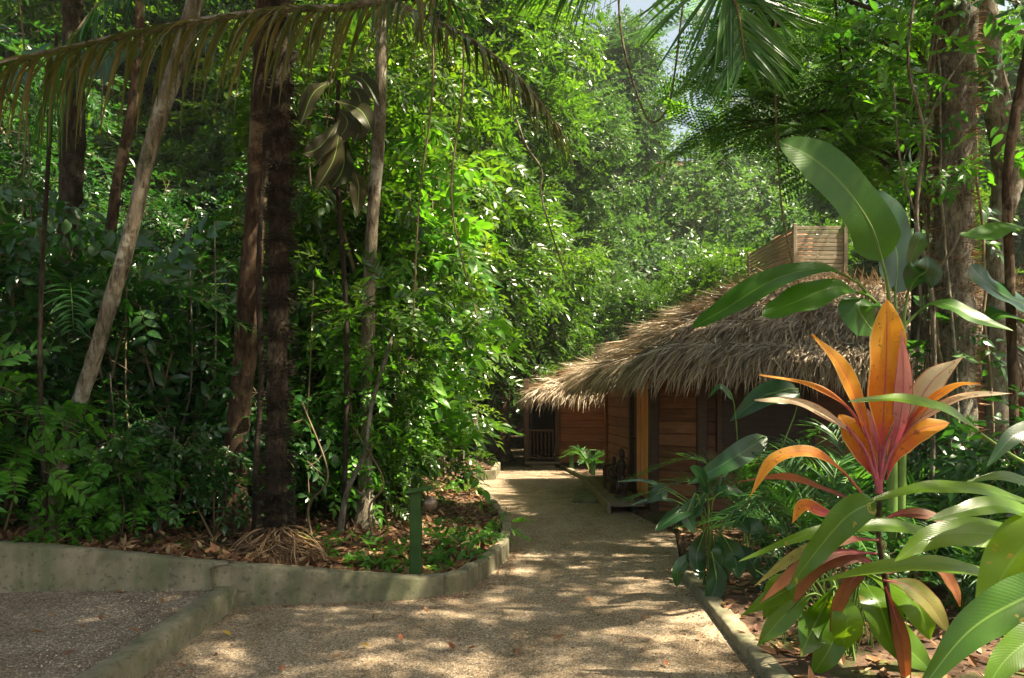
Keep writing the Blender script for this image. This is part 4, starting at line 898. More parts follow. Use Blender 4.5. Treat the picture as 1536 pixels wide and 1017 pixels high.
# ---- hanging lianas
rs = np.random.RandomState(51)
def liana(name, label, pts, r, mat=BARK_PALE, rs=rs):
    g = tube(pts, r, 50, 5, jit=.25, rs=rs); return single(name, g, mat, label, 'liana', pts[0])
liana('liana', 'looping liana hanging in a U against the bright gap of sky', pts3([(925, -60, 9), (932, 50, 9), (952, 130, 9), (975, 182, 9), (1000, 165, 9), (1012, 110, 9), (1030, -40, 9)]), (.014, .013, .013))
liana('liana', 'thin straight liana dropping in front of the feathery foliage', pts3([(1250, -60, 7.8), (1258, 60, 7.8), (1275, 150, 7.8), (1292, 195, 7.8)]), (.013, .01), BARK_BROWN)
liana('liana', 'long thin aerial root hanging left of the leaning pale trunk', pts3([(108, 60, 5.6), (120, 120, 5.6), (121, 205, 5.6)]), (.009, .004))
liana('liana', 'second thin aerial root hanging between leaning trunk and left shade', pts3([(140, 40, 5.6), (153, 110, 5.6), (151, 210, 5.6)]), (.01, .004))
liana('liana', 'slim vine curling down through the middle foliage', pts3([(775, 180, 9.2), (790, 220, 9.2), (812, 255, 9.2), (813, 300, 9.2), (850, 420, 9.4)]), (.014, .01))
for k, (x, l) in enumerate([(20, 'left of'), (640, 'x'), (690, 'x'), (1165, 'x'), (480, 'x')]):
    Yv = rs.uniform(8, 10)
    o = liana('liana', 'thin hanging liana lost among the forest leaves', pts3([(x, -80, Yv), (x + rs.uniform(-20, 20), 120, Yv), (x + rs.uniform(-20, 20), 300, Yv), (x + rs.uniform(-30, 30), rs.uniform(380, 520), Yv)]), (.013, .008), TWIG); o['group'] = 'thin lianas among the leaves'

# ---- thin saplings and bare stems between the left shrubs
rs = np.random.RandomState(57)
for k, (x, Yv, x2, top_) in enumerate([(30, 7.4, 48, 300), (215, 7.2, 190, 430), (262, 7.7, 285, 380), (180, 8.2, 205, 250), (300, 7.9, 322, 330), (440, 8.0, 470, 420), (130, 6.6, 165, 560), (325, 6.75, 268, 700), (240, 6.6, 262, 640), (470, 7.3, 452, 600), (430, 9.2, 410, 120), (10, 9.0, 40, 120), (610, 9.0, 640, 420), (560, 7.6, 530, 640)]):
    b = base_on(x, Yv); c = P(x2, top_, Yv + .2); mid = b * .5 + c * .5 + rs.normal(size=3) * [.12, .05, .05]
    g = [tube([b, b * .75 + c * .25 + rs.normal(size=3) * .04, mid, c], (.014, .007), 30, 5, jit=.2, rs=rs)]
    for q in range(4):
        t = rs.uniform(.3, .95); a = b * (1 - t) + c * t; e = a + nrm(rs.normal(size=3) * [1, .5, .6] + [0, 0, .3]) * rs.uniform(.2, .5); g.append(tube([a, (a + e) / 2 + rs.normal(size=3) * .03, e], (.006, .002), 7, 4))
    single('bare_sapling', Geo.join(g), TWIG if k % 2 else BARK_GREY, 'thin bare sapling stem among the shaded shrubs', 'sapling', b, 'bare sapling stems in the understorey')
# ---- big drooping leaves of a sapling behind the palm
b = base_on(515, 7.8); rs = np.random.RandomState(61)
root = thing('large_leaved_sapling', 'sapling with long hanging brown-olive leaves right of the spiny palm', 'sapling', b)
top = P(508, 120, 7.4)
part('trunk', tube([b, P(520, 500, 7.8), P(505, 250, 7.6), top], (.03, .025, .02), 30, 7), BARK_DARK, root)
for (x0, y0, x1, y1, x2, y2, w_) in [(505, 160, 520, 190, 470, 250, 34), (510, 180, 480, 220, 452, 232, 30), (510, 190, 500, 240, 470, 290, 32), (515, 190, 515, 250, 495, 285, 32), (520, 170, 540, 190, 530, 215, 36), (525, 130, 540, 150, 545, 215, 30), (530, 250, 538, 280, 536, 325, 26), (500, 120, 470, 140, 450, 190, 30), (515, 110, 545, 120, 570, 160, 30), (500, 150, 540, 165, 560, 200, 30)]:
    Yl = rs.uniform(6.9, 7.5)
    part('leaf', blade([P(x0, y0, Yl + .1), P(x1, y1, Yl), P(x2, y2, Yl - .05)], w_ / F * Yl, (rs.uniform(-.4, .4), -1, rs.uniform(.1, .6)), prof='lance', val=rs.rand(), ph=rs.rand() * 6), G_BROWNLEAF, root)
b = base_on(70, 6.2)
root = thing('large_leaved_sapling', 'sapling with broad dark leaves hanging under the brown palm frond', 'sapling', b)
part('trunk', tube([b, P(60, 500, 6.2), P(75, 200, 6.1), P(85, 50, 6.0)], (.02, .018, .012), 30, 7), BARK_DARK, root)
for (x0, y0, x1, y1, x2, y2, w_) in [(95, 70, 100, 90, 98, 115, 24), (118, 70, 135, 95, 146, 120, 26), (60, 90, 85, 85, 110, 100, 22), (170, 60, 178, 80, 176, 100, 22), (190, 55, 198, 75, 194, 98, 22), (20, 95, 35, 115, 45, 130, 20), (80, 60, 60, 75, 30, 80, 22), (150, 60, 160, 100, 155, 130, 22), (10, 100, 20, 120, 22, 140, 20)]:
    Yl = rs.uniform(5.9, 6.3)
    part('leaf', blade([P(x0, y0, Yl + .1), P(x1, y1, Yl), P(x2, y2, Yl - .05)], w_ / F * Yl, (rs.uniform(-.3, .3), -1, rs.uniform(.3, .9)), prof='lance', val=rs.rand(), ph=rs.rand() * 6), G_BLUE, root)

# ---- understorey prototypes (local coordinates, foot at 0,0,0) and their copies
def proto(name, label, cat, blobs, spr, n, size, lmat, stems, seed, zs=.75, droop=.3, bark=TWIG, group=None, fill=.45, lr=.012):
    rs = np.random.RandomState(seed); root = thing(name, label, cat, (0, 0, 0), group)
    gs = [tube(s, r, 14, 5, jit=.1, rs=rs) for s, r in stems]
    gs.append(limbs(stems[0][0], blobs, lr, rs, 3))
    part('stem', Geo.join(gs), bark, root); part('foliage', blobs_to_sprays(blobs, n, spr, size, rs, droop, fill, zs), [lmat, TWIG], root, False)
    return root
rs = np.random.RandomState(71)
def stems(rs, n, h, sp, r): return [([(rs.uniform(-.08, .08), rs.uniform(-.08, .08), -.05), (rs.uniform(-sp, sp) * .5, rs.uniform(-sp, sp) * .5, h * .5), (rs.uniform(-sp, sp), rs.uniform(-sp, sp), h)], (r, r * .5)) for _ in range(n)]
Z0 = (0, 0, -60)
PR = {}
LB_DARK = 'dark broad-leaved shrub in the shaded understorey behind the low wall'
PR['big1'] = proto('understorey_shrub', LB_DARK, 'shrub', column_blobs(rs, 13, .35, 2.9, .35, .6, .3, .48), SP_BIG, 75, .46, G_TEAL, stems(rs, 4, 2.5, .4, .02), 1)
PR['big2'] = proto('understorey_shrub', LB_DARK, 'shrub', column_blobs(rs, 9, .25, 1.6, .45, .45, .28, .42), SP_BIG, 110, .33, G_TEAL, stems(rs, 4, 1.4, .4, .018), 2)
PR['mid1'] = proto('small_tree', 'x', 'tree', column_blobs(rs, 26, .7, 6.4, .8, 1.0, .45, .8), SP_MIDH, 85, .42, G_MID, stems(rs, 3, 5.6, .6, .045), 3, droop=.4, lr=.02)
PR['mid2'] = proto('small_tree', 'x', 'tree', column_blobs(rs, 22, .4, 4.6, .7, .9, .45, .7), SP_MIDH, 90, .4, G_MID, stems(rs, 3, 4.0, .6, .04), 4, droop=.4, lr=.02)
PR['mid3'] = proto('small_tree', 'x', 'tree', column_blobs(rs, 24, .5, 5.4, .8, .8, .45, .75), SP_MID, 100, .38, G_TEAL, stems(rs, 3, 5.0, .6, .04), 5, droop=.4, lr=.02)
PR['mid4'] = proto('small_tree', 'x', 'tree', column_blobs(rs, 20, .6, 5.0, .8, .9, .4, .7), SP_BIG, 60, .5, G_LIME, stems(rs, 3, 4.4, .6, .035), 14, droop=.5, lr=.02)
PR['mid5'] = proto('small_tree', 'x', 'tree', column_blobs(rs, 26, .9, 6.2, .9, 1.1, .45, .8), SP_FAR, 70, .48, G_MIDY, stems(rs, 3, 5.4, .6, .045), 15, droop=.3, lr=.02)
PR['pin1'] = proto('pinnate_shrub', 'x', 'shrub', column_blobs(rs, 7, .4, 1.5, .3, .45, .22, .36), SP_PINN, 110, .42, G_LIME, stems(rs, 3, 1.2, .3, .014), 6, droop=.45)
PR['herb1'] = proto('seedling', 'x', 'plant', column_blobs(rs, 4, .08, .22, .1, .14, .1, .15), SP_BIG, 420, .24, G_LIME, stems(rs, 3, .2, .06, .005), 7, droop=.1, lr=.003)
PR['herb2'] = proto('seedling', 'x', 'plant', column_blobs(rs, 3, .05, .2, .05, .1, .08, .12), SP_MIDH, 500, .2, G_LIME, stems(rs, 2, .16, .05, .004), 8, droop=.1, lr=.003)
PR['tall1'] = None
rs2 = np.random.RandomState(81)
def tall(seed, h, z0, R1, n, spr, nn, size, mat, bark, r, lab, name='tall_tree'):
    rs = np.random.RandomState(seed)
    tk = [(0, 0, -.3), (rs.uniform(-.2, .2), rs.uniform(-.2, .2), h * .4), (rs.uniform(-.5, .5), rs.uniform(-.5, .5), h * .75), (rs.uniform(-.6, .6), 0, h * .95)]
    return tree(name, lab, 'tree', (0, 0, 0), tk, (r, r * .75, r * .45), column_blobs(rs, n, z0, h, R1 * .7, R1, 1.0, 1.7), spr, nn, size, mat, bark, seed, limb_r=r * .35)
PR['tall1'] = tall(82, 15, 4, 2.2, 34, SP_FAR, 75, .75, G_FAR, BARK_GREY, .2, 'x')
PR['tall2'] = tall(83, 12, 2.2, 2.0, 30, SP_MID, 70, .62, G_MID, BARK_GREY, .16, 'x')
PR['tall3'] = tall(84, 17, 6, 2.6, 36, SP_FAR, 75, .8, G_MID, BARK_PALE, .22, 'x')
used = set()
def put(kind, px, Y, s=1.0, rz=None, label=None, group=None, X=None, dz=-.03, rs=rs2):
    x = X if X is not None else (px - HX) / F * Y
    rz = rs.uniform(0, 6.28) if rz is None else rz
    src = PR[kind]; loc = (x, Y, gh1(x, Y) + dz)
    if kind not in used:
        used.add(kind); src.location = loc; src.rotation_euler = (0, 0, rz); src.scale = (s, s, s); o = src
        if label: o['label'] = label
        if group: o['group'] = group
    else: o = dup(src, loc, rz, s, label, group)
    return o
g1 = 'shaded shrubs behind the low wall'
for px, Y, s in [(-60, 7.0, 1.0), (25, 7.6, .95), (160, 7.7, .9), (240, 7.9, .85), (320, 8.8, 1.0), (200, 10.4, 1.0), (-90, 8.4, 1.1)]: put('big1', px, Y, s, label=LB_DARK, group=g1)
for px, Y, s in [(5, 6.75, .8), (128, 6.95, .55), (170, 6.75, .6), (250, 6.9, .62), (320, 7.0, .6), (390, 7.9, .9), (455, 8.2, .7), (-40, 6.5, .9), (380, 9.0, 1.1)]: put('big2', px, Y, s, label='low dark broad-leaved shrub in the shade between the wall and the trunks', group='low shaded shrubs behind the wall')
for px, Y, s, l in [(128, 6.45, .42, 'bright green shrub with paired leaflets at the foot of the leaning trunk'), (-10, 6.25, .9, 'bright green shrub with drooping paired leaflets above the left end of the wall'), (185, 6.5, .5, 'small bright pinnate shrub behind the wall left of the red-brown trunk')]: put('pin1', px, Y, s, label=l)
lm = 'leafy small tree in the dense sunlit thicket left of the path'; gm = 'small trees of the sunlit thicket'
for px, Y, s, k in [(535, 9.6, .85, 'mid1'), (605, 9.9, .9, 'mid4'), (625, 11.4, .9, 'mid2'), (575, 8.8, .45, 'mid2'), (480, 10.2, .95, 'mid5'), (560, 12, 1.2, 'mid5'), (600, 13.2, 1.15, 'mid1'), (622, 12.2, .8, 'mid5'), (520, 8.4, .42, 'mid4'), (598, 10, .45, 'mid4'), (605, 15.6, 1.2, 'mid5'), (650, 18, .95, 'mid1')]:
    put(k, px, Y, s, label=lm, group=gm)
lt = 'dark leafy small tree filling the shade behind the leaning trunk and palm'; gt = 'small trees in the left shade'
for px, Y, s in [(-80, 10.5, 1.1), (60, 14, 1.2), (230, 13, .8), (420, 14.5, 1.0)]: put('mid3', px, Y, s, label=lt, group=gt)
# tall trees of the forest
lf_ = 'tall forest tree with small grey-green leaves rising behind the thatched huts'
for px, Y, s, k in [(860, 26, .7, 'tall1'), (935, 33, .72, 'tall1'), (1330, 24, .8, 'tall1'), (1500, 24, .85, 'tall1'), (800, 26, .8, 'tall2'), (835, 22.5, .45, 'tall2'), (960, 23, .4, 'tall2'), (1070, 21, .45, 'tall2'), (1290, 20.5, .5, 'tall2'), (1400, 19.5, .55, 'tall2')]:
    put(k, px, Y, s, label=lf_, group='forest trees behind the huts')
lf2 = 'tall leafy forest tree towering over the thicket left of the path'
for px, Y, s, k in [(660, 17.5, .95, 'tall2'), (735, 20.5, .9, 'tall2'), (600, 18, 1.0, 'tall2'), (440, 19, 1.0, 'tall2'), (250, 20, 1.0, 'tall2'), (60, 18, 1.0, 'tall2'), (705, 23, 1.0, 'tall3'), (640, 21, .9, 'tall3'), (540, 24, 1.0, 'tall3'), (420, 22, 1.0, 'tall3'), (260, 22, 1.0, 'tall3'), (100, 23, 1.1, 'tall3')]:
    put(k, px, Y, s, label=lf2, group='tall forest trees left of the path')
# far wood that reads as one mass
rs = np.random.RandomState(91); bl_ = []
while len(bl_) < 560:
    a = rs.uniform(-.85, .8); Yd = rs.uniform(24.5, 52); x = Yd * a; z = .3 + max(0, Yd - 25) * .88 + rs.uniform(0, 1) ** 1.5 * 4.5
    px, py = HX + x / Yd * F, HY - (z - CH) / Yd * F
    if ((px - 985) / 75) ** 2 + ((py - 70) / 150) ** 2 < 1 or ((px - 900) / 60) ** 2 + ((py - 10) / 60) ** 2 < 1 or ((px - 60) / 90) ** 2 + ((py - 60) / 70) ** 2 < 1: continue
    bl_.append((np.array([x, Yd, z]), rs.uniform(1.3, 2.4)))
g = blobs_to_sprays(bl_, 22, SP_FAR, .95, rs)
tr_ = [tube([(x, y, gh1(x, y) - .2), (x + rs.uniform(-.6, .6), y, gh1(x, y) + 2), (x + rs.uniform(-.6, .6), y, gh1(x, y) + 3.5)], (.16, .1), 6, 5).setmat(1) for x, y in zip(rs.uniform(-30, 34, 60), rs.uniform(26, 42, 60))]
o = obj('far_forest', Geo.join([g] + tr_), [G_FAR, BARK_GREY], smooth=False); o['kind'] = 'stuff'

# ---- heliconia / banana-like plant behind the cordyline
rs = np.random.RandomState(101)
b = np.array([P(1335, 900, 5.7)[0], 5.7, .03])
hel = thing('heliconia', 'tall plant with huge paddle leaves rising behind the orange cordyline', 'plant', b)
def leafed(root, name, pet, mid, wpx, nv, mat, prof='oblong', fold=.1, wave=.03, val=.5, pr=.012, pm=STALK, ph=0, waven=3, curl=0):
    """petiole points and midrib points as (px, py, Y)"""
    a = pts3(mid); Ym = mid[len(mid) // 2][2]
    l = part(name, blade(a, wpx * (.84 if root.name.startswith('ginger') else 1) / F * Ym, nv, 26, 5, fold, wave, prof, val, 0, waven, ph, curl), mat, root)
    rib = tube(np.array(crom(a, 10)) - nrm(np.array(nv, float)) * .004, (pr * .7, .001), 14, 5)
    if pet: rib = Geo.join([rib, tube(pts3(pet), (pr * 1.3, pr * .8), 12, 6)])
    obj('leaf_stalk', rib, pm, l, np.array(root.location)); return l
sb = [(1335, 920, 5.7), (1338, 700, 5.7), (1336, 470, 5.6)]
part('stem', Geo.join([tube(pts3(sb), (.05, .04, .025), 14, 8), tube(pts3([(1345, 920, 5.75), (1352, 700, 5.7), (1355, 480, 5.65)]), (.045, .035, .02), 14, 8)]), STALK, hel)
leafed(hel, 'leaf', [(1336, 470, 5.6), (1330, 420, 5.58), (1322, 388, 5.55)], [(1324, 392, 5.55), (1305, 335, 5.5), (1262, 275, 5.42), (1215, 235, 5.4), (1168, 212, 5.42)], 74, (-.25, -1, .45), G_BANANA, val=.6, fold=.06, wave=.012)
leafed(hel, 'leaf', [(1336, 480, 5.6), (1310, 450, 5.5), (1282, 418, 5.4)], [(1285, 422, 5.4), (1235, 402, 5.3), (1160, 420, 5.2), (1090, 462, 5.15), (1037, 492, 5.15)], 48, (.1, -.75, 1), G_BANANA, val=.3, fold=.15)
leafed(hel, 'leaf', [(1336, 490, 5.6), (1320, 460, 5.5), (1298, 440, 5.4)], [(1300, 442, 5.4), (1255, 430, 5.25), (1195, 452, 5.15), (1143, 474, 5.1)], 58, (.1, -.8, 1), G_BANANA, val=.9, fold=.05, wave=.06)
leafed(hel, 'leaf', [(1345, 480, 5.7), (1342, 430, 5.75)], [(1343, 440, 5.75), (1345, 380, 5.8), (1325, 320, 5.8), (1300, 288, 5.8)], 70, (.3, -1, .2), G_BLUE, val=.5)
leafed(hel, 'leaf', [(1330, 500, 5.6), (1310, 500, 5.5)], [(1318, 505, 5.5), (1300, 485, 5.4), (1288, 462, 5.35), (1292, 446, 5.4)], 60, (-.2, -1, .4), G_BANANA, val=.1)
leafed(hel, 'leaf', [(1355, 480, 5.7), (1362, 440, 5.7)], [(1360, 445, 5.7), (1372, 420, 5.6), (1390, 405, 5.5), (1392, 385, 5.5)], 50, (.2, -1, .3), G_BLUE, val=.2)
leafed(hel, 'leaf', [(1355, 490, 5.7), (1375, 470, 5.7)], [(1375, 470, 5.7), (1400, 455, 5.6), (1430, 460, 5.5), (1465, 478, 5.4), (1520, 496, 5.3)], 36, (0, -.8, 1), G_BANANA, val=.7)
leafed(hel, 'leaf', None, [(1362, 410, 5.7), (1368, 385, 5.65), (1378, 362, 5.6), (1385, 350, 5.6)], 34, (.4, -1, .2), G_BLUE, val=.9)
b = np.array([P(1600, 900, 6.4)[0], 6.4, .03])
h2 = thing('heliconia', 'plant with broad green paddle leaves right of the shaggy trunk', 'plant', b)
part('stem', tube([b, P(1590, 600, 6.4), P(1560, 470, 6.3)], (.05, .03), 12, 7), STALK, h2)
leafed(h2, 'leaf', [(1560, 470, 6.3), (1545, 455, 6.2)], [(1550, 460, 6.2), (1510, 445, 6.1), (1475, 420, 6.0), (1455, 398, 6.0)], 60, (-.1, -.9, .8), G_BLUE, val=.6)
leafed(h2, 'leaf', [(1590, 420, 6.3), (1560, 330, 6.2)], [(1560, 345, 6.2), (1510, 340, 6.1), (1470, 355, 6.0), (1440, 352, 6.0)], 44, (.0, -.6, 1), G_BANANA, val=.9)
leafed(h2, 'leaf', [(1580, 560, 6.3), (1560, 500, 6.2)], [(1565, 510, 6.2), (1530, 480, 6.1), (1500, 470, 6.0), (1480, 480, 6)], 44, (.0, -.6, 1), G_BANANA, val=.3)

# ---- the orange cordyline
rs = np.random.RandomState(111)
b = np.array([P(1362, 1010, 4.3)[0], 4.3, .04])
cor = thing('cordyline', 'tall ti plant with glowing orange and cream leaves on a thin red stem', 'plant', b)
part('stem', tube([b, P(1345, 960, 4.28), P(1330, 880, 4.25), P(1318, 800, 4.22), P(1322, 720, 4.2)], (.02, .018, .016, .014), 24, 8, jit=.15, rs=rs), BARK_BROWN, cor)
part('leaf_base', Geo.join([tube([P(1318, 740, 4.2), P(1321, 690, 4.2), P(1324, 610, 4.19)], (.022, .012, .006), 10, 7)] + [tube([P(1318, 735, 4.2), P(1318 + d * .6, 680, 4.18), P(1318 + d * 1.6, 640, 4.17)], (.012, .007), 8, 6) for d in (-30, -14, 14, 30)]), C_STEM, cor)
CL = [ # midrib points, width px, normal, material, profile, value
 ([(1322, 690), (1326, 610), (1330, 520), (1330, 448)], 66, (.05, -1, .15), C_ORANGE, 'oblong', .5, -.03),
 ([(1308, 680), (1292, 620), (1262, 550), (1218, 502)], 40, (.3, -1, .3), C_ORANGE, 'lance', .8, .02),
 ([(1332, 690), (1348, 640), (1356, 570), (1352, 495)], 34, (-.6, -1, .1), C_PINK, 'lance', .8, .1),
 ([(1300, 655), (1270, 610), (1215, 578), (1138, 562)], 30, (.4, -.6, 1), C_ORANGE, 'lance', .2, .05),
 ([(1296, 668), (1262, 638), (1200, 605), (1132, 600)], 36, (.3, -.75, 1), C_CREAM, 'lance', .9, .02),
 ([(1316, 722), (1302, 690), (1280, 650), (1258, 622)], 58, (.2, -1, .1), C_ORANGE, 'oblong', .1, .0),
 ([(1330, 720), (1345, 675), (1380, 645), (1424, 634)], 46, (-.2, -1, .5), C_ORANGE, 'oblong', .3, .05),
 ([(1340, 665), (1365, 625), (1400, 570), (1446, 534)], 50, (-.5, -.9, .5), C_CREAM, 'lance', .6, .1),
 ([(1342, 660), (1385, 625), (1445, 595), (1518, 590)], 26, (-.2, -.6, 1), C_CREAM, 'lance', 1, .05),
 ([(1340, 668), (1380, 615), (1430, 580), (1470, 575)], 22, (-.2, -.6, 1), C_ORANGE, 'lance', .6, .05),
 ([(1300, 748), (1262, 705), (1215, 678), (1160, 690), (1125, 745)], 34, (.2, -.7, 1), C_ORANGE, 'lance', .7, .05),
 ([(1285, 752), (1240, 735), (1180, 716), (1108, 722)], 30, (.1, -.5, 1), C_BRONZE, 'lance', .9, .05),
 ([(1270, 775), (1235, 768), (1205, 758), (1188, 785)], 28, (0, -1, .6), C_ORANGE, 'lance', .0, .05),
 ([(1322, 715), (1320, 670), (1312, 640), (1300, 612)], 30, (.1, -1, .1), C_PINK, 'lance', .2, .05),
 ([(1318, 860), (1290, 860), (1262, 895), (1245, 950)], 30, (.1, -1, .4), C_BRONZE, 'oblong', .6, .05),
 ([(1318, 850), (1280, 835), (1225, 850), (1190, 905)], 36, (.1, -.9, .6), C_BRONZE, 'oblong', .3, .05),
 ([(1328, 880), (1345, 930), (1355, 980), (1362, 1060)], 32, (-.3, -1, .1), C_BRONZE, 'lance', .8, .05),
 ([(1325, 870), (1360, 878), (1395, 905), (1422, 948)], 42, (-.2, -.9, .7), C_OLIVE, 'oblong', .8, .05),
 ([(1315, 830), (1250, 830), (1190, 860), (1140, 905)], 30, (.1, -.9, .7), C_BRONZE, 'lance', .2, .05),
 ([(1318, 810), (1270, 810), (1200, 830), (1130, 880)], 26, (.1, -.8, .8), C_OLIVE, 'lance', .1, .05),
 ([(1330, 860), (1400, 850), (1430, 880), (1440, 910)], 26, (-.1, -.9, .7), C_BRONZE, 'lance', .7, .05),
 ([(1322, 780), (1355, 770), (1400, 775), (1440, 800)], 24, (-.1, -.9, .7), C_BRONZE, 'lance', .4, .05),
 ([(1320, 790), (1300, 775), (1270, 770), (1235, 790)], 24, (.1, -.7, .9), C_OLIVE, 'lance', .6, .05)]
for k, (mid, w_, nv, mt, pf, vl, wv) in enumerate(CL):
    dy = rs.uniform(-.1, .06) if k else -.05
    n_ = len(mid); m3 = [(x, y, 4.2 + dy * i / (n_ - 1) * 2) for i, (x, y) in enumerate(mid)]
    a = pts3(m3)
    l = part('leaf', blade(a, w_ * (.74 if k else .86) / F * 4.2, nv, 24, 5, .14, .05 if wv < .08 else .1, pf, vl, 0, 2.2, rs.rand() * 6), mt, cor)
    rib = tube(np.array(crom(a, 10)) - nrm(np.array(nv, float)) * .003, (.006, .0012), 12, 5)
    obj('leaf_stalk', rib, C_STEM, l, np.array(cor.location))

# ---- ginger-like foreground plant with long green and white-lit leaves
b = np.array([2.75, 3.35, .04])
gin = thing('ginger_plant', 'foreground plant with long glossy green leaves reaching in from the picture side', 'plant', b)
gin['label'] = 'foreground plant with long glossy green leaves reaching across the orange cordyline'
part('stem', Geo.join([tube([b, b + [.02, .02, .5], P(1600, 780, 3.4), P(1640, 560, 3.5)], (.025, .02, .014), 16, 7), tube([b + [-.2, .1, 0], P(1590, 950, 3.5), P(1560, 850, 3.5)], (.022, .014), 12, 7)]), STALK, gin)
GL = [
 ([(1600, 770), (1540, 750)], [(1550, 755), (1470, 735), (1385, 732), (1300, 752)], 46, (.05, -.5, 1), G_GINGER, .8, 3.45),
 ([], [(1312, 752), (1270, 775), (1222, 830), (1182, 885)], 62, (.5, -1, .35), G_GINGER, .1, 3.4),
 ([(1600, 790), (1560, 775)], [(1570, 780), (1500, 758), (1440, 768), (1388, 782)], 44, (0, -.7, .9), G_GINGER, .7, 3.1),
 ([(1590, 840), (1540, 815)], [(1550, 818), (1480, 800), (1400, 806), (1342, 842)], 64, (0, -.9, .8), G_GINGER, .9, 3.3),
 ([(1560, 880), (1480, 862)], [(1490, 864), (1420, 848), (1330, 850), (1230, 872)], 46, (.0, -.55, 1), G_GINGER, 1, 3.5),
 ([(1480, 820), (1410, 800)], [(1420, 805), (1330, 788), (1220, 800), (1108, 842)], 36, (.05, -.65, 1), G_GINGER, .6, 3.6),
 ([(1600, 720), (1530, 690), (1470, 650)], [(1468, 645), (1420, 615), (1350, 598), (1272, 602)], 40, (.05, -.7, 1), G_GINGER, .9, 3.6),
 ([(1600, 740), (1570, 765)], [(1575, 770), (1535, 820), (1500, 870), (1466, 945)], 100, (-.3, -.6, 1), G_GINGER, 1, 3.0),
 ([(1600, 880), (1580, 890)], [(1590, 880), (1530, 900), (1450, 950), (1370, 1050)], 84, (.3, -.9, .7), G_GINGER, .0, 2.8),
 ([(1600, 960), (1590, 965)], [(1600, 930), (1545, 960), (1500, 1000), (1470, 1060)], 60, (.3, -.8, .9), G_GINGER, .5, 2.7),
 ([(1600, 600), (1590, 610)], [(1600, 625), (1565, 640), (1520, 655), (1480, 700)], 44, (.2, -.8, .8), G_BLUE, .5, 3.2),
 ([(1600, 830), (1590, 850)], [(1600, 800), (1560, 740), (1510, 715), (1450, 722)], 34, (.0, -.8, .8), G_GINGER, .4, 3.3)]
for k, (pet, mid, w_, nv, mt, vl, Yg) in enumerate(GL):
    leafed(gin, 'leaf', [(x, y, Yg) for x, y in pet] if pet else None, [(x, y, Yg - .05 * i) for i, (x, y) in enumerate(mid)], w_, nv, mt, 'lance2', .1, .03, vl, .008, STALK, k)

# ---- broad-leaved herbs at the foot of the cordyline
def clump(name, label, b, leaves, mat, Yc, prof='lance', stemr=.008, fold=.12):
    root = thing(name, label, 'plant', b); rs = np.random.RandomState(int(b[0] * 100) % 999)
    for mid, w_, nv in leaves:
        a = pts3([(x, y, Yc + rs.uniform(-.1, .1) - .06 * i) for i, (x, y) in enumerate(mid)])
        l = part('leaf', blade(a, w_ * (.8 if mat is G_BLUE else 1) / F * Yc, nv, 16, 4, fold, .04, prof, rs.rand(), 0, 2, rs.rand() * 6), mat, root)
        obj('leaf_stalk', tube([b + rs.normal(size=3) * [.03, .03, 0], b * .5 + a[0] * .5 + [0, 0, .1], a[0], a[1]], (stemr, stemr * .5), 12, 5), STALK, l, b)
    return root
b = np.array([P(1270, 1000, 4.6)[0], 4.6, .04])
clump('broad_leaf_herb', 'herb with large hanging green leaves at the foot of the cordyline', b, [([(1290, 870), (1320, 910), (1345, 990)], 60, (0, -1, .5)), ([(1250, 880), (1225, 930), (1200, 985)], 52, (.2, -1, .5)), ([(1235, 860), (1190, 880), (1110, 925)], 34, (.1, -.7, 1)), ([(1250, 870), (1270, 930), (1262, 980)], 44, (-.2, -1, .4)), ([(1220, 890), (1180, 920), (1135, 970)], 34, (.2, -1, .6)), ([(1300, 860), (1370, 900), (1395, 960)], 50, (-.2, -1, .6)), ([(1210, 860), (1170, 880), (1145, 930)], 36, (.2, -1, .8)), ([(1270, 880), (1250, 960), (1215, 1020)], 40, (.1, -1, .5)), ([(1310, 900), (1350, 960), (1400, 1010)], 52, (-.1, -1, .7))], G_GINGER, 4.4)
b = np.array([P(1065, 860, 6.3)[0], 6.3, .04])
clump('oval_leaf_shrub', 'low shrub of dark oval leaves hanging over the end of the green curb', b, [([(1060, 740), (1040, 765), (1010, 785)], 30, (.1, -.8, .8)), ([(1070, 800), (1085, 830), (1070, 890)], 42, (0, -1, .4)), ([(1080, 800), (1100, 830), (1108, 868)], 38, (-.2, -1, .5)), ([(1060, 790), (1045, 830), (1050, 870)], 34, (.2, -1, .5)), ([(1065, 770), (1100, 775), (1125, 800)], 34, (-.2, -1, .8)), ([(1055, 760), (1020, 770), (983, 796)], 30, (.1, -.6, 1)), ([(1070, 750), (1090, 735), (1120, 745)], 26, (0, -.7, .9)), ([(1045, 740), (1030, 770), (1042, 800)], 26, (.1, -1, .5)), ([(1075, 820), (1120, 835), (1140, 870)], 34, (-.1, -1, .7)), ([(1050, 820), (1020, 850), (1015, 880)], 24, (.2, -1, .5)), ([(1090, 780), (1130, 790), (1155, 830)], 30, (-.1, -1, .7)), ([(1062, 745), (1052, 715), (1035, 700)], 24, (.1, -1, .3)), ([(1068, 830), (1075, 870), (1062, 910)], 36, (0, -1, .5))], G_BLUE, 6.1, 'oblong')
b = np.array([P(1120, 840, 7.0)[0], 7.0, .04])
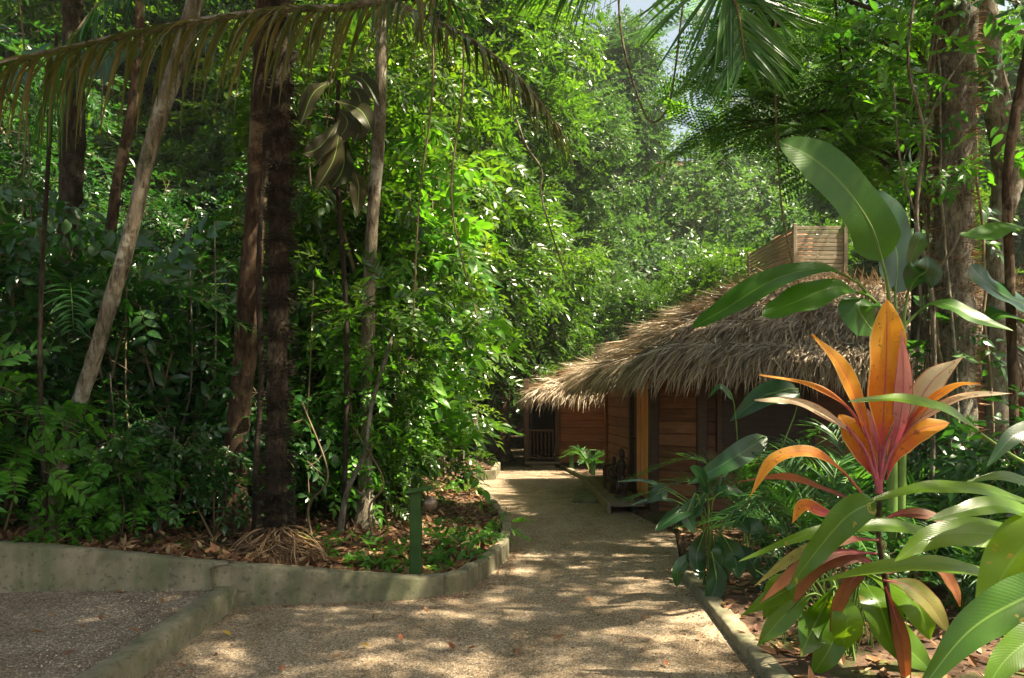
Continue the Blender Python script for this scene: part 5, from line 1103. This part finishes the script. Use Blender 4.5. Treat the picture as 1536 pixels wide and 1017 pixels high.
clump('paddle_leaf_plant', 'plant with long blue-green paddle leaves leaning towards the hut wall', b, [([(1200, 590), (1150, 592), (1095, 632)], 52, (.1, -1, .6)), ([(1150, 655), (1095, 690), (1030, 727)], 44, (.3, -1, .5)), ([(1020, 742), (970, 722), (927, 722)], 14, (0, -.6, 1)), ([(1000, 735), (985, 742), (970, 755)], 28, (.1, -1, .4)), ([(1015, 752), (980, 748), (945, 758)], 12, (0, -.6, 1)), ([(1110, 740), (1130, 720), (1165, 715)], 22, (0, -.7, 1)), ([(1100, 600), (1080, 580), (1060, 600)], 12, (0, -1, .6))], G_BLUE, 6.9, 'lance2')

# ---- areca-like small palms
def small_palm(name, label, b, n, L, ll, seed, mat=G_PALM, group=None, tilt=.9, leafw=.022, nl=26, dirs=None):
    rs = np.random.RandomState(seed); root = thing(name, label, 'palm', b, group); b = np.asarray(b, float)
    for k in range(n):
        a = dirs[k] if dirs else k * 2.4 + rs.uniform(-.3, .3); e = rs.uniform(.5, 1.0); d = np.array([math.cos(a), math.sin(a), 0]); l_ = L * rs.uniform(.75, 1.1)
        pts = [b, b + d * l_ * .15 + [0, 0, l_ * .45 * e], b + d * l_ * .42 + [0, 0, l_ * .72 * e], b + d * l_ * .8 + [0, 0, l_ * .62 * e * tilt]]
        add_frond(root, pts, ll, nl, mat, STALK, hang=.22, ang=.95, width=leafw, rs=rs, start=.35, vshape=.25, rr=(.01, .003))
    return root
small_palm('small_palm', 'small feather palm with a sunlit frond in front of the hut front wall', (P(1150, 800, 7.6)[0], 7.6, .05), 11, 1.6, .34, 5, dirs=[3.14, 2.8, 3.5, 0, 1, 5, 4.3, 2, 5.7, 3.9, .6], leafw=.02)
small_palm('small_palm', 'dark feather palm directly behind the orange cordyline', (P(1235, 900, 6.2)[0], 6.2, .05), 14, 1.5, .32, 6, leafw=.02)
small_palm('small_palm', 'feather palm in shade between cordyline and the hut wall', (P(1300, 900, 7.4)[0], 7.4, .05), 13, 1.7, .34, 7, leafw=.02)
small_palm('small_palm', 'feather palm low at the right under the shaggy trunk', (P(1440, 900, 5.6)[0], 5.6, .05), 12, 1.2, .28, 8, leafw=.02)
small_palm('small_palm', 'small grey-leaved palm by the corner of the far hut', (P(885, 690, 16.2)[0], 16.2, .05), 9, .8, .2, 9, leafw=.018)
small_palm('small_palm', 'slim palm with arching fronds behind the left shrubs', (P(100, 700, 8.2)[0], 8.2, .4), 12, 3.4, .5, 10, leafw=.035, nl=34)
small_palm('small_palm', 'arching palm in the thicket beside the far bend of the path', (P(665, 690, 15.6)[0], 15.8, .2), 9, 1.9, .4, 13, leafw=.04, nl=30)
# ---- shrubs on the right
for px, Y, s, k, l in [(1390, 7.8, .75, 'big2', 1), (1480, 7.0, .8, 'big2', 1), (1550, 6.2, .9, 'big2', 1), (1330, 8.6, .7, 'big2', 1), (1440, 6.2, .5, 'big2', 1), (1200, 8.4, .5, 'big2', 1), (1180, 6.0, .35, 'big2', 1), (1500, 5.2, .4, 'big2', 1), (1600, 5.6, .9, 'big2', 1), (1330, 5.4, .4, 'big2', 1)]:
    put(k, px, Y, s, label='dark leafy shrub crowding the bed between the cordyline and the hut', group='shrubs of the hut bed')
# stems of a reedy clump by the cordyline foot
rs = np.random.RandomState(121)
g = []
for k in range(60):
    x, y = P(1265, 0, 4.9)[0] + rs.normal() * .16, 4.9 + rs.normal() * .12; d = rs.normal(size=2) * .12
    g.append(tube([(x, y, .03), (x + d[0] * .5, y + d[1] * .5, .25), (x + d[0] * 1.6, y + d[1] * 1.6, .5)], (.004, .002), 5, 4, rs.rand()))
single('reed_tuft', Geo.join(g), STALK, 'tuft of thin upright stalks behind the cordyline foot', 'plant', (P(1265, 0, 4.9)[0], 4.9, .03))
# ---- small plants in the bed
for px, Y, s, k, l in [(572, 6.65, .8, 'herb1', 'bright green seedling in the bed left of the bollard light'), (680, 7.1, .85, 'herb1', 'largest bright green leafy plant in the bed right of the bollard light'), (744, 8.1, 1.0, 'herb2', 'small dark green plant against the edging blocks'), (655, 6.75, .7, 'herb2', 'tiny seedling between the bollard light and the large bright plant'), (600, 6.5, .4, 'herb1', 'tiny bright seedling just left of the bollard light post'), (705, 12.2, 1.0, 'herb2', 'grassy green tuft at the inner bend of the edging blocks'), (480, 6.75, .6, 'herb1', 'leafy seedling right of the palm roots'), (540, 6.5, .6, 'herb2', 'tiny dark seedling behind the wall right of the palm'), (85, 6.15, .9, 'herb1', 'light green seedling on the bed edge above the left wall')]:
    put(k, px, Y, s, label=l)
for k in range(12):
    Yh = rs.uniform(6.6, 13); xh = rs.uniform(-2.2, -.35 if Yh > 7.6 else -.6)
    put('herb2' if k % 3 else 'herb1', 0, Yh, rs.uniform(.2, .5), X=xh, label='tiny weed seedling growing in the leaf litter of the bed', group='weed seedlings in the bed')
# ground cover and litter
TL = leaf_hi(.45, .25, -.25)
def litter(n, fx, name, mat, tmpl, s0, s1, lift=.012, vmean=None):
    x, y = fx(n); z = gh(x, y) + lift
    M = frames(np.column_stack([rs.normal(size=(len(x), 2)), rs.normal(size=len(x)) * .25]), rs.normal(size=(len(x), 3)) * .3 + [0, 0, 1], rs.uniform(s0, s1, len(x)))
    o = obj(name, inst(tmpl, M, np.column_stack([x, y, z]), rs.rand(len(x)), 0), mat, smooth=False); o['kind'] = 'stuff'; return o
def bed(n):
    y = rs.uniform(6.0, 20, n * 3) ; x = rs.uniform(-9, 4, n * 3)
    y = 6.0 + (y - 6) * rs.rand(n * 3) ; k = ~inpoly(x, y, DIP) & (x < .5); return x[k][:n], y[k][:n]
def bedr(n):
    y = 3.6 + rs.rand(n * 3) * 6; x = rs.uniform(1.45, 6.0, n * 3); k = ~inpoly(x, y, DIP); return x[k][:n], y[k][:n]
o = litter(17000, bed, 'leaf_litter', LITTER, TL, .04, .13)
o = litter(3500, bedr, 'leaf_litter', LITTER, TL, .04, .12)
def bedg(n):
    y = 6.3 + rs.rand(n * 4) * 8; x = rs.uniform(-3.5, -.1, n * 4); k = ~inpoly(x, y, DIP) & (vnoise(x, y, 1.4, 5) > .5); return x[k][:n], y[k][:n]
o = litter(3000, bedg, 'ground_cover', G_LIME, leaf_hi(.6, .1, .2), .02, .055, .03)
def pathbits(n):
    y = 4.3 + rs.rand(n * 2) ** 1.3 * 13; x = np.interp(y, [4, 5.9, 6.2, 7, 8, 10, 13, 17], [-5, -5, -.4, -.1, .05, 0, -.5, -.2]) + rs.rand(n * 2) ** .8 * np.interp(y, [4, 5.8, 6.2, 12, 17], [6.4, 6.4, 1.9, 1.6, 1.3]); return x[:n], y[:n]
x_, y_ = pathbits(600)
e1 = np.array(list(WALL[3:]) + EDGE[1:]); c1 = crom(np.column_stack([e1, e1[:, 0] * 0]), 400)[:, :2]; k1 = rs.randint(400, size=900)
e2 = crom(np.array([(a, b_, 0) for a, b_ in RIGHT[1:8]]), 400)[:, :2]; k2 = rs.randint(400, size=700)
x_ = np.concatenate([x_, c1[k1, 0] + np.abs(rs.normal(size=900)) * .09 + .02, e2[k2, 0] - np.abs(rs.normal(size=700)) * .1 - .01]); y_ = np.concatenate([y_, c1[k1, 1] - (np.abs(rs.normal(size=900)) * .06 + .02) * (c1[k1, 0] < -.4), e2[k2, 1]])
z_ = np.where((x_ < -2.25) & (y_ < 5.7), .145, .01); okb = ~((x_ < -1.9) & (x_ > -2.3)) & ~((x_ < -2.3) & (y_ > 5.6)); x_, y_, z_ = x_[okb], y_[okb], z_[okb]
M = frames(np.column_stack([rs.normal(size=(len(x_), 2)), rs.normal(size=len(x_)) * .2]), rs.normal(size=(len(x_), 3)) * .3 + [0, 0, 1], rs.uniform(.008, .028, len(x_)))
o = obj('leaf_debris', inst(leaf_hi(.5, .3, -.3), M, np.column_stack([x_, y_, z_]), rs.rand(len(x_)) * .6, 0), LITTER, smooth=False); o['kind'] = 'stuff'
# fallen leaves on the gravel, each its own leaf
rs = np.random.RandomState(131)
fl = [(95, 985, 'dark'), (65, 950, ''), (130, 942, ''), (75, 928, ''), (210, 950, 'b'), (245, 905, ''), (185, 890, ''), (150, 932, ''), (345, 955, 'y'), (350, 963, ''), (420, 1008, 'o'), (290, 1010, 'o'), (275, 1003, ''), (555, 970, 'y'), (742, 878, ''), (600, 962, 'r'), (680, 976, 'r'), (775, 984, ''), (890, 903, ''), (770, 978, ''), (965, 930, 'r'), (1030, 955, ''), (895, 925, ''), (700, 975, 'o'), (640, 920, ''), (830, 960, ''), (870, 845, ''), (965, 870, ''), (850, 905, ''), (930, 965, 'r'), (500, 990, ''), (385, 940, ''), (1000, 1000, 'o'), (1050, 960, ''), (560, 930, ''), (320, 985, '')]
MY = leafmat('yellow_fallen_leaf', [(0, (.5, .3, .03)), (1, (.6, .42, .05))], .6, .2); MO = leafmat('orange_fallen_leaf', [(0, (.22, .07, .03)), (1, (.32, .12, .05))], .6, .2)
for k, (x, y, c) in enumerate(fl):
    zb = .15 if x < 330 - (y - 890) * 1.3 else .012; Yf = (CH - zb) * F / (y - HY); p_ = P(x, y, Yf)
    M = frames(np.array([[rs.normal(), rs.normal(), .05]]), [[rs.normal() * .25, rs.normal() * .25, 1]], rs.uniform(.045, .08))
    g = inst(leaf_hi(.5, .3, -.3), M, p_[None] + [[0, 0, .008]], np.array([.15 + .6 * rs.rand()]), 0)
    mt = MY if c == 'y' else MO if c in ('o', 'r') else LITTER
    lab = {'y': 'yellow fallen leaf lying on the gravel', 'o': 'orange fallen leaf lying on the gravel', 'r': 'orange fallen leaf lying on the gravel'}.get(c, 'curled brown fallen leaf lying on the gravel')
    single('fallen_leaf', g, mt, lab, 'leaf', p_, 'fallen leaves on the gravel', smooth=True)

# ---- overhead canopy: unseen trees added to shade the place and let spots of sun through
rs = np.random.RandomState(141)
def want(x, y):
    """share of shade wanted on the ground at x, y"""
    if y < 6.3 and x < -1.9: return .9
    if y < 5.9 and x < .4: return 1.2
    if y < 7.3 and x < 1.5: return .8
    if x >= 1.5 and y < 7: return .04
    if 7.4 <= y < 8.3 and x > -.2: return .15
    if y < 13 and -.3 < x < 1.6: return .6
    if 13 <= y < 17 and -1.6 < x < 1.0: return .08
    if y > 8 and x < -.3: return .22
    if x < -.3: return .25 if x > -2.2 else .7
    if x > 1.6 and y < 15: return .6
    if x < -2: return .45
    return .25
cb = []
for k in range(560):
    tx, ty = rs.uniform(-7, 8), rs.uniform(.5, 17); z = rs.uniform(7.5, 11.5)
    if rs.rand() < want(tx, ty): 
        q = np.array([tx, ty, .8]) + TO_SUN / TO_SUN[2] * (z - .8)
        px, py = (HX + q[0] / q[1] * F, HY - (q[2] - CH) / q[1] * F) if q[1] > .3 else (0, -999)
        if q[1] > .3 and py > -60 and -100 < px < 1640: continue
        cb.append((q, rs.uniform(.28, .62)))
for k in range(55):
    q = np.array([rs.uniform(-5, -1.7), rs.uniform(3.8, 6.4), .8]) + TO_SUN / TO_SUN[2] * rs.uniform(6.5, 9)
    if q[1] < 3 or HY - (q[2] - CH) / q[1] * F < -60: cb.append((q, rs.uniform(.3, .55)))
print('canopy blobs', len(cb))
tb = [(4.8, -3.5), (9.5, -2.5), (-3.2, -1.5), (11.5, 7.5), (7.5, -5.0), (1.2, -5.5), (12.5, 13), (-7.5, 2.0)]
for k, (x, y) in enumerate(tb):
    mine = [(c, r) for c, r in cb if np.argmin([np.hypot(c[0] - a, c[1] - b_) for a, b_ in tb]) == k]
    if not mine: continue
    tree('canopy_tree', ['tall shade tree behind the viewer with a spreading crown', 'tall shade tree standing right of the near bungalow', 'tall shade tree behind the gravel yard', 'tall shade tree beyond the right side of the bungalow', 'far shade tree behind the viewer', 'shade tree at the back of the path', 'shade tree beside the back of the near bungalow', 'tall shade tree left of the gravel yard'][k], 'tree', (x, y, 0), [(x, y, -.1), (x + .2, y, 3), (x - .1, y + .2, 6), (x, y + .3, 9.5)], (.25, .2, .16, .08), mine, SP_MID, 80, .42, G_MID, BARK_GREY, 200 + k, limb_r=.06)

m = bpy.data.materials.new('haze_air'); m.use_nodes = True; nt = m.node_tree; nt.nodes.clear()
out = nt.nodes.new('ShaderNodeOutputMaterial'); pv = nt.nodes.new('ShaderNodeVolumePrincipled')
pv.inputs['Color'].default_value = (.93, .97, .95, 1); pv.inputs['Density'].default_value = .0009; pv.inputs['Anisotropy'].default_value = .3
nt.links.new(pv.outputs[0], out.inputs['Volume'])
o = obj('haze', box(-95, 95, -65, 125, -1.5, 95), m, smooth=False); o['kind'] = 'stuff'
scene.cycles.volume_bounces = 0
